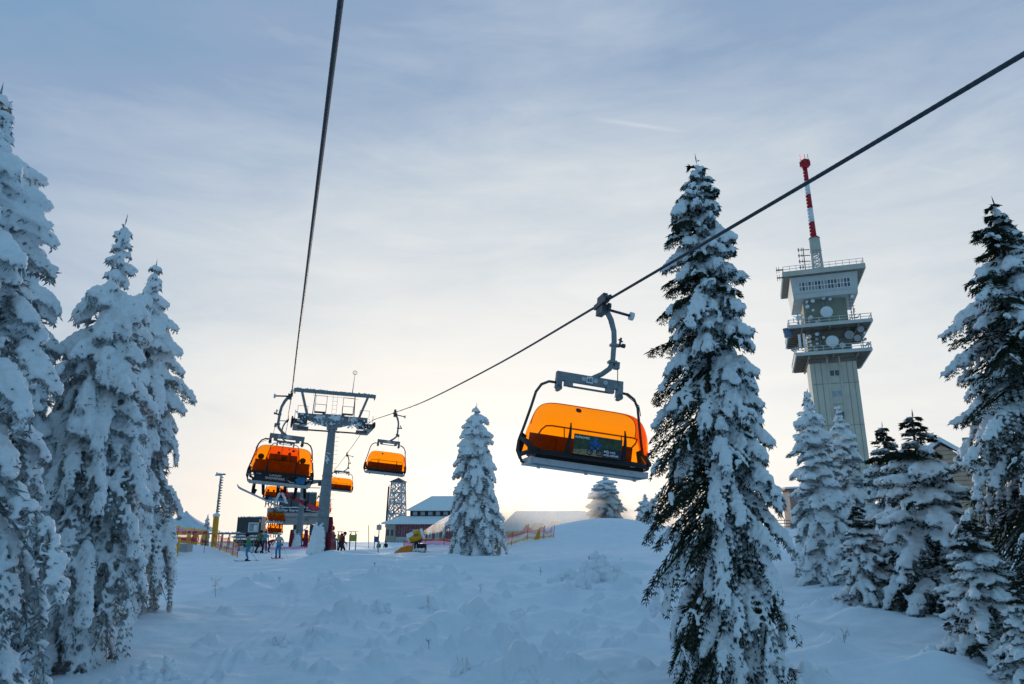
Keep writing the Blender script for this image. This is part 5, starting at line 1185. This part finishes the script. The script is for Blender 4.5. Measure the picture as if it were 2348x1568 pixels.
skier(569, 1286, 48, R(112), 'person skiing in green jacket and blue trousers, nearest skier on the piste', 'skier in the green jacket', C_GREEN, C_BLUE, C_BLACK, poles={'l': (592, 1278)})
skier(593, 1264, 57, R(-20), 'person on a snowboard in camouflage jacket with green backpack, back to the photo', 'snowboarder in camouflage', C_CAMO, C_BLACK, C_BLACK, pose='board', kit='board', backpack=C_CAMO)
skier(638, 1273, 51, R(178), 'person skiing in grey striped jacket and white helmet, facing the photo', 'skier in the white helmet', C_GREY, C_BLUE, C_WHITE, vest=C_NAVY, kitmat=M_RED, poles={'l': (660, 1272, M_YEL), 'r': (622, 1272, M_YEL)})
skier(607, 1249, 64, R(200), 'person standing in purple hat and teal jacket behind the snowboarder', 'person in teal', C_TEAL, C_PURP, C_PURP, pose='stand', kit=None, goggles=False)
skier(617, 1250, 63, R(-70), 'person bending down in black trousers and red jacket', 'bending person', C_RED, C_BLACK, C_BLACK, pose='bend', kit=None)
skier(765, 1259, 57, R(5), 'person skiing away in bright teal jacket behind the wooden stake', 'skier in the teal jacket', C_TEAL, C_NAVY, C_BROWN, sc=.9, goggles=False)
skier(784, 1257, 56, R(-78), 'tall person on skis in dark brown jacket with red backpack', 'tall skier with the red backpack', C_BROWN, C_BROWN, C_BLACK, pose='walk', backpack=C_RED, sc=1.06, poles={'l': (775, 1256), 'r': (794, 1257)})
skier(778, 1257, 57, R(-70), 'person on skis in black half hidden behind the tall skier', 'skier behind the tall one', C_BLACK, C_NAVY, C_BLACK, pose='walk', sc=.95)
for u, v, j, tr, lab in ((432, 1238, C_YELL, C_BLACK, 'person in yellow jacket at the tent counter, left of three behind the net'), (447, 1239, C_RED, C_BLACK, 'person in red jacket behind the net, middle of three by the tent'), (468, 1239, C_YELL, C_BLACK, 'person in yellow top and dark hat behind the net, right of three by the tent')):
    skier(u, v, 64, R(150 if u < 440 else 30), lab, '', j, tr, C_BLACK, pose='stand', kit=None, goggles=False)
for u, v, Y, lab, j in ((869, 1245, 70, 'person in green sitting on the snow by the pale square sign', C_GREEN), (885, 1246, 72, 'person in dark clothes sitting low on the snow before the red lodge', C_NAVY)):
    p = at(u, v, Y); p = gnd(p.x, p.y, .05); person(lab, p, R(170), j, C_BLACK, helmet=C_NAVY, pose='sit', sc=.8)
# riders on the uphill chairs
def rider(key, x, jacket, trousers, helmet, label, pose='sit', sc=1., **kw):
    ch = CHS[key]; M = ch.matrix_basis.copy(); p = M @ Vector((x+.12, .04, -3.25)); o, W = person(label, p, ch.rotation_euler.z, jacket, trousers, helmet=helmet, pose=pose, sc=sc*.95, **kw)
    return o, W, ch.rotation_euler.z
def rskis(key, W, a, who, m1):
    for n in 'lr': ski(W['an'+n]+Vector((0, 0, -.13)), a+R(6 if n == 'l' else -8), m1, 'ski on the %s boot of the %s' % ('left' if n == 'l' else 'right', who), R(-14))
o, W, a = rider('A', -.78, C_RED, C_BLACK, C_BLACK, 'person riding at the left of the banner chair with snowboard, red collar', 'sitboard')
q = (W['anl']+W['anr'])/2; board_(q+Vector((.05, 0, -.17)), (R(-8), R(24), a+R(8)), M_ALU, 'grey snowboard dangling under the left rider of the banner chair', 1.9)
o, W, a = rider('A', .10, C_BLACK, C_BLACK, C_BLACK, 'person riding in the middle of the banner chair with white skis', 'sit'); rskis('A', W, a, 'middle rider of the banner chair', M_WHITE)
o, W, a = rider('A', .82, C_BLACK, C_BLACK, C_BROWN, 'person riding at the right of the banner chair with red snowboard', 'sitboard')
q = (W['anl']+W['anr'])/2; board_(q+Vector((.0, 0, -.15)), (R(38), R(26), a+R(6)), mat('board_red', (.62, .015, .06), .4, 0, .12, 5), 'red snowboard tilted under the right rider of the banner chair', 1.75)
for key, lab, xs, kit in (('B', 'chair passing the tower rollers', (-.3, .5), 0), ('C', 'blue panel chair', (-.75, -.2, .4), 1), ('D', 'upper tiny chair', (-.7, -.2, .4, .8), 0), ('E', 'lower tiny chair', (-.6, .1, .7), 1)):
    for i, x in enumerate(xs):
        who = '%s rider of the %s' % (('leftmost', 'second', 'third', 'fourth')[i], lab); o, W, a = rider(key, x, [C_NAVY, C_RED, C_TEAL, C_BLACK][i], [C_BLACK, C_NAVY, C_BLACK, C_BLACK][i], [C_BLACK, C_NAVY, C_RED, C_BLACK][i], 'person riding, '+who, goggles=False)
        if kit: rskis(key, W, a, who, [M_RED, M_YEL, M_BLACK, M_WHITE][i])
# ------------------------------------------------------------------ small growth on the slope
def twig_mesh(seed, H, n):
    r = random.Random(seed); b = MB(); e = Vector((r.uniform(-.1, .1), r.uniform(-.1, .1), H)); b.tube([(0, 0, -.15), e*.5+Vector((.02, .01, 0)), e], [.008, .006, .003], 5)
    for i in range(n):
        f = r.uniform(.25, .95); p = e*f; a = r.uniform(0, 6.3); l = H*r.uniform(.2, .45)*(1.1-f*.5); q = p+Vector((math.cos(a)*l, math.sin(a)*l, l*r.uniform(.3, .9))); b.tube([p, q], [.004, .002], 4)
        for j in range(3): t = p.lerp(q, r.uniform(.3, 1)); b.tube([t, t+Vector((r.uniform(-.08, .08), r.uniform(-.08, .08), r.uniform(.02, .1)))], [.0035, .002], 4)
    return b
def twig(loc, H, n, seed, label): tag(twig_mesh(seed, H, n).build('bare_twig', M_BARK, None, loc, (0, 0, seed)), label, 'twig', 'bare twigs in the snow')
for i, (u, v, H, n, lab) in enumerate(((495, 1368, .75, 9, 'bare twig like a tiny ladder on the left bank below the lift tower'), (347, 1366, .4, 5, 'bent bare twig at the piste edge under the left trees'), (1555, 1500, 1.0, 5, 'slim bare twig right beside the foot of the big dark spruce'), (1545, 1352, .9, 8, 'forked bare twig just left of the big dark spruce'), (1350, 1310, .7, 8, 'bare twigs poking from the large snow covered shrub'), (1110, 1262, .9, 14, 'bushy bare twig in front of the pink net on the mound'), (860, 1300, .25, 5, 'tiny dark twig on the slope below the info board'), (1240, 1320, .5, 4, 'leaning bare stick left of the large snow covered shrub'), (1940, 1500, .6, 6, 'small bare sapling in the snow hollow right of the big dark spruce'), (1100, 1360, .3, 4, 'short dark twig in the middle of the slope'), (1830, 1440, .45, 5, 'curled bare twig on the snow just right of the big dark spruce'), (640, 1335, .25, 4, 'tiny twig on the slope below the grey lift tower'), (985, 1490, .3, 4, 'tiny twig on the lower middle slope'))):
    twig(hit(u, v), H, n, i+2, lab)
def shrub_mesh(seed, w, h, n):
    r = random.Random(seed); B = []
    for i in range(n):
        x, y = r.gauss(0, w*.4), r.gauss(0, w*.3); t = h*math.exp(-(x*x+y*y)/(w*w*.5))*r.uniform(.75, 1.15); z = -.15
        while z < t: q = (.16+.08*r.random())*w*(1.25-.6*max(0, z)/max(h, .1)); B.append((x+r.uniform(-.05, .05), y+r.uniform(-.05, .05), z, q)); z += q*.8
    return blobs_mesh('snow_clumps', B, .03, [M_SNOW], .8), r
SH = []
for i, (u, v, w, h, lab) in enumerate(((1375, 1330, 1.5, 1.15, 'large snow covered shrub standing beyond the middle of the slope'), (1310, 1335, 1.0, .6, 'low knobbly snow covered shrub left of the large one'), (1335, 1358, .8, .75, 'snow covered shrub just in front of the large one'), (1505, 1415, .42, 1.15, 'slender snow covered sapling left of the big dark spruce'), (1525, 1425, .4, .45, 'small snow heap against the slender sapling'), (372, 1560, .32, .75, 'bent snow finger standing at the lower left'), (320, 1566, .75, .45, 'lumpy snow covered bush at the bottom left corner'), (30, 1566, .9, .9, 'snow covered bush under the tallest left spruce'), (1190, 1420, .8, .3, 'flat knobbly snow shrub on the bumpy slope'), (1210, 1520, .35, .4, 'small snow knob on the lower middle slope'), (720, 1470, .45, .42, 'rounded snow knob, upper one of the lower middle slope'), (640, 1480, .5, .38, 'rounded snow hump left of the rounded snow knob'), (1060, 1545, .45, .42, 'egg shaped snow hump near the bottom middle'), (870, 1400, .6, .42, 'jagged snow lump in the middle of the bumpy slope'), (985, 1395, .45, .5, 'pointed snow lump right of the jagged one'), (1790, 1440, .4, .5, 'snow covered sprig right of the big dark spruce'), (2320, 1400, .9, .6, 'snow laden bough lying at the right edge'))):
    me, r = shrub_mesh(40+i, w, h, max(5, int(w*14))); t = thing('snowy_shrub', lab, 'shrub', hit(u, v), 0, 'snow covered shrubs on the slope'); link('snow_clumps', me, t)
    b = MB(); 
    for k in range(2): a = r.uniform(0, 6.3); q = Vector((math.cos(a)*w*.35, math.sin(a)*w*.3, h*r.uniform(.2, .8))); b.tube([q*.6, q*1.15+Vector((0, 0, r.uniform(.03, .12)))], [.006, .003], 4)
    b.build('twigs', M_BARK, t)
# ------------------------------------------------------------------ camera, sky, sun
cam = bpy.data.cameras.new('camera'); cam.lens = 24.0; cam.sensor_width = 36.0; cam.clip_end = 20000; cam.clip_start = .05
co_ = bpy.data.objects.new('camera', cam); COL.objects.link(co_); co_.rotation_euler = (R(90)+PIT, 0, 0); S.camera = co_
def build_world():
    w = bpy.data.worlds.new('World'); S.world = w; w.use_nodes = True; nt = w.node_tree; nt.nodes.clear()
    N = nt.nodes.new; Lk = nt.links.new
    def math_(op, a, b=None, c=None, clamp=False):
        n = N('ShaderNodeMath'); n.operation = op; n.use_clamp = clamp
        for i, q in enumerate((a, b, c)):
            if q is None: continue
            if isinstance(q, (int, float)): n.inputs[i].default_value = q
            else: Lk(q, n.inputs[i])
        return n.outputs[0]
    out = N('ShaderNodeOutputWorld'); bg = N('ShaderNodeBackground'); bg.inputs[1].default_value = .1
    sky = N('ShaderNodeTexSky'); sky.sky_type = 'NISHITA'; sky.sun_disc = False; sky.sun_elevation = R(SUN_EL); sky.sun_rotation = R(SUN_AZ)
    tc = N('ShaderNodeTexCoord'); sp = N('ShaderNodeSeparateXYZ'); Lk(tc.outputs['Generated'], sp.inputs[0]); x, y, z = sp.outputs
    # angular distance from the bright veil over the sunken sun (wider sideways than upwards)
    c0, s0 = math.cos(R(2)), math.sin(R(2))
    xr = math_('SUBTRACT', math_('MULTIPLY', x, c0), math_('MULTIPLY', y, s0)); yr = math_('ADD', math_('MULTIPLY', x, s0), math_('MULTIPLY', y, c0))
    nz = N('ShaderNodeTexNoise'); nz.inputs['Scale'].default_value = 1.5; nz.inputs['Detail'].default_value = 8; nz.inputs['Roughness'].default_value = .6; nz.inputs['Distortion'].default_value = .5
    mp = N('ShaderNodeMapping'); mp.inputs['Rotation'].default_value = (R(20), R(-35), R(25)); mp.inputs['Scale'].default_value = (1.2, 2.0, 5.2); Lk(tc.outputs['Generated'], mp.inputs[0]); Lk(mp.outputs[0], nz.inputs['Vector'])
    nz2 = N('ShaderNodeTexNoise'); nz2.inputs['Scale'].default_value = 2.2; nz2.inputs['Detail'].default_value = 5
    mp2 = N('ShaderNodeMapping'); mp2.inputs['Scale'].default_value = (1, 1, 7); Lk(tc.outputs['Generated'], mp2.inputs[0]); Lk(mp2.outputs[0], nz2.inputs['Vector'])
    h2 = math_('SQRT', math_('ADD', math_('MULTIPLY', math_('MULTIPLY', xr, xr), .30), math_('MULTIPLY', z, z)))
    ang = math_('DIVIDE', math_('ARCTAN2', h2, yr), math.pi)
    ang = math_('ADD', ang, math_('MULTIPLY', math_('SUBTRACT', nz.outputs['Fac'], .5), math_('MULTIPLY', math_('MINIMUM', ang, .25), -.6)))
    ang = math_('ADD', ang, math_('MULTIPLY', math_('SUBTRACT', nz2.outputs['Fac'], .5), .022))
    ang = math_('SUBTRACT', ang, math_('MULTIPLY', xr, .03))
    rp = N('ShaderNodeValToRGB'); Lk(ang, rp.inputs['Fac']); el = rp.color_ramp.elements
    stops = [(0, (1.7, 1.52, 1.25)), (3, (1.4, 1.31, 1.18)), (8, (1.06, 1.04, .985)), (14, (.95, .945, .925)), (21, (.81, .84, .855)), (28, (.63, .70, .77)), (35, (.445, .545, .685)), (42, (.30, .415, .595)), (60, (.16, .335, .55)), (90, (.165, .36, .585)), (130, (.175, .35, .52)), (180, (.24, .38, .49))]
    while len(el) < len(stops): el.new(.5)
    for e, (a, c) in zip(el, stops): e.position = a/180; e.color = (*c, 1)
    nz4 = N('ShaderNodeTexNoise'); nz4.inputs['Scale'].default_value = 5; nz4.inputs['Detail'].default_value = 9; nz4.inputs['Roughness'].default_value = .62; nz4.inputs['Distortion'].default_value = .8
    mp4 = N('ShaderNodeMapping'); mp4.inputs['Rotation'].default_value = (R(-15), R(30), R(-35)); mp4.inputs['Scale'].default_value = (.8, 1.5, 3.6); Lk(tc.outputs['Generated'], mp4.inputs[0]); Lk(mp4.outputs[0], nz4.inputs['Vector'])
    ang = math_('ADD', ang, math_('MULTIPLY', math_('SUBTRACT', nz4.outputs['Fac'], .5), .05)); Lk(ang, rp.inputs['Fac'])
    # peach band low on the horizon
    hz = math_('MULTIPLY', math_('EXPONENT', math_('MULTIPLY', math_('ABSOLUTE', z), -9.)), math_('MAXIMUM', yr, 0.), None)
    pk = N('ShaderNodeMix'); pk.data_type = 'RGBA'; Lk(math_('MULTIPLY', hz, .18), pk.inputs['Factor']); Lk(rp.outputs[0], pk.inputs[6]); pk.inputs[7].default_value = (.93, .80, .68, 1)
    cur = pk.outputs[2]
    # two short contrail wisps and low grey streaks
    def wisp(p0, p1, w, amt, cur):
        a, b = ray(*p0).normalized(), ray(*p1).normalized(); n = a.cross(b).normalized(); md = (a+b).normalized(); cl = a.dot(md)
        def dot(vv):
            d = N('ShaderNodeVectorMath'); d.operation = 'DOT_PRODUCT'; Lk(tc.outputs['Generated'], d.inputs[0]); d.inputs[1].default_value = vv; return d.outputs['Value']
        off = math_('ADD', dot(n), math_('MULTIPLY', math_('SUBTRACT', nz2.outputs['Fac'], .5), .004)); q = math_('DIVIDE', off, w)
        g = math_('EXPONENT', math_('MULTIPLY', math_('MULTIPLY', q, q), -1.)); f = math_('MULTIPLY', math_('SUBTRACT', dot(md), cl), .9/(1-cl), None, True)
        m = N('ShaderNodeMix'); m.data_type = 'RGBA'; Lk(math_('MULTIPLY', math_('MULTIPLY', g, f), amt), m.inputs['Factor']); Lk(cur, m.inputs[6]); m.inputs[7].default_value = (.80, .82, .86, 1); return m.outputs[2]
    cur = wisp((1355, 272), (1580, 304), .0026, .42, cur); cur = wisp((2090, 380), (2215, 402), .0022, .25, cur)
    sc = N('ShaderNodeMix'); sc.data_type = 'RGBA'; sc.blend_type = 'MULTIPLY'; sc.inputs['Factor'].default_value = 1; Lk(cur, sc.inputs[6]); sc.inputs[7].default_value = (10, 10, 10, 1)
    mx = N('ShaderNodeMix'); mx.data_type = 'RGBA'; mx.inputs['Factor'].default_value = .94; Lk(sky.outputs[0], mx.inputs[6]); Lk(sc.outputs[2], mx.inputs[7])
    Lk(mx.outputs[2], bg.inputs[0]); Lk(bg.outputs[0], out.inputs[0])
SUN_EL, SUN_AZ = 4.5, -10
build_world()
su = bpy.data.lights.new('sun', 'SUN'); su.energy = 1.5; su.angle = R(6); su.color = (1, .84, .68)
so = bpy.data.objects.new('sun', su); COL.objects.link(so)
d_ = Vector((math.sin(R(SUN_AZ))*math.cos(R(SUN_EL)), math.cos(R(SUN_AZ))*math.cos(R(SUN_EL)), math.sin(R(SUN_EL))))
so.rotation_euler = d_.to_track_quat('Z', 'Y').to_euler()
S.view_settings.view_transform = 'Standard'; S.view_settings.look = 'None'; S.view_settings.gamma = 1; S.view_settings.exposure = 0
S.cycles.max_bounces = 10; S.cycles.transparent_max_bounces = 24; S.cycles.diffuse_bounces = 4
S.cycles.use_denoising = True
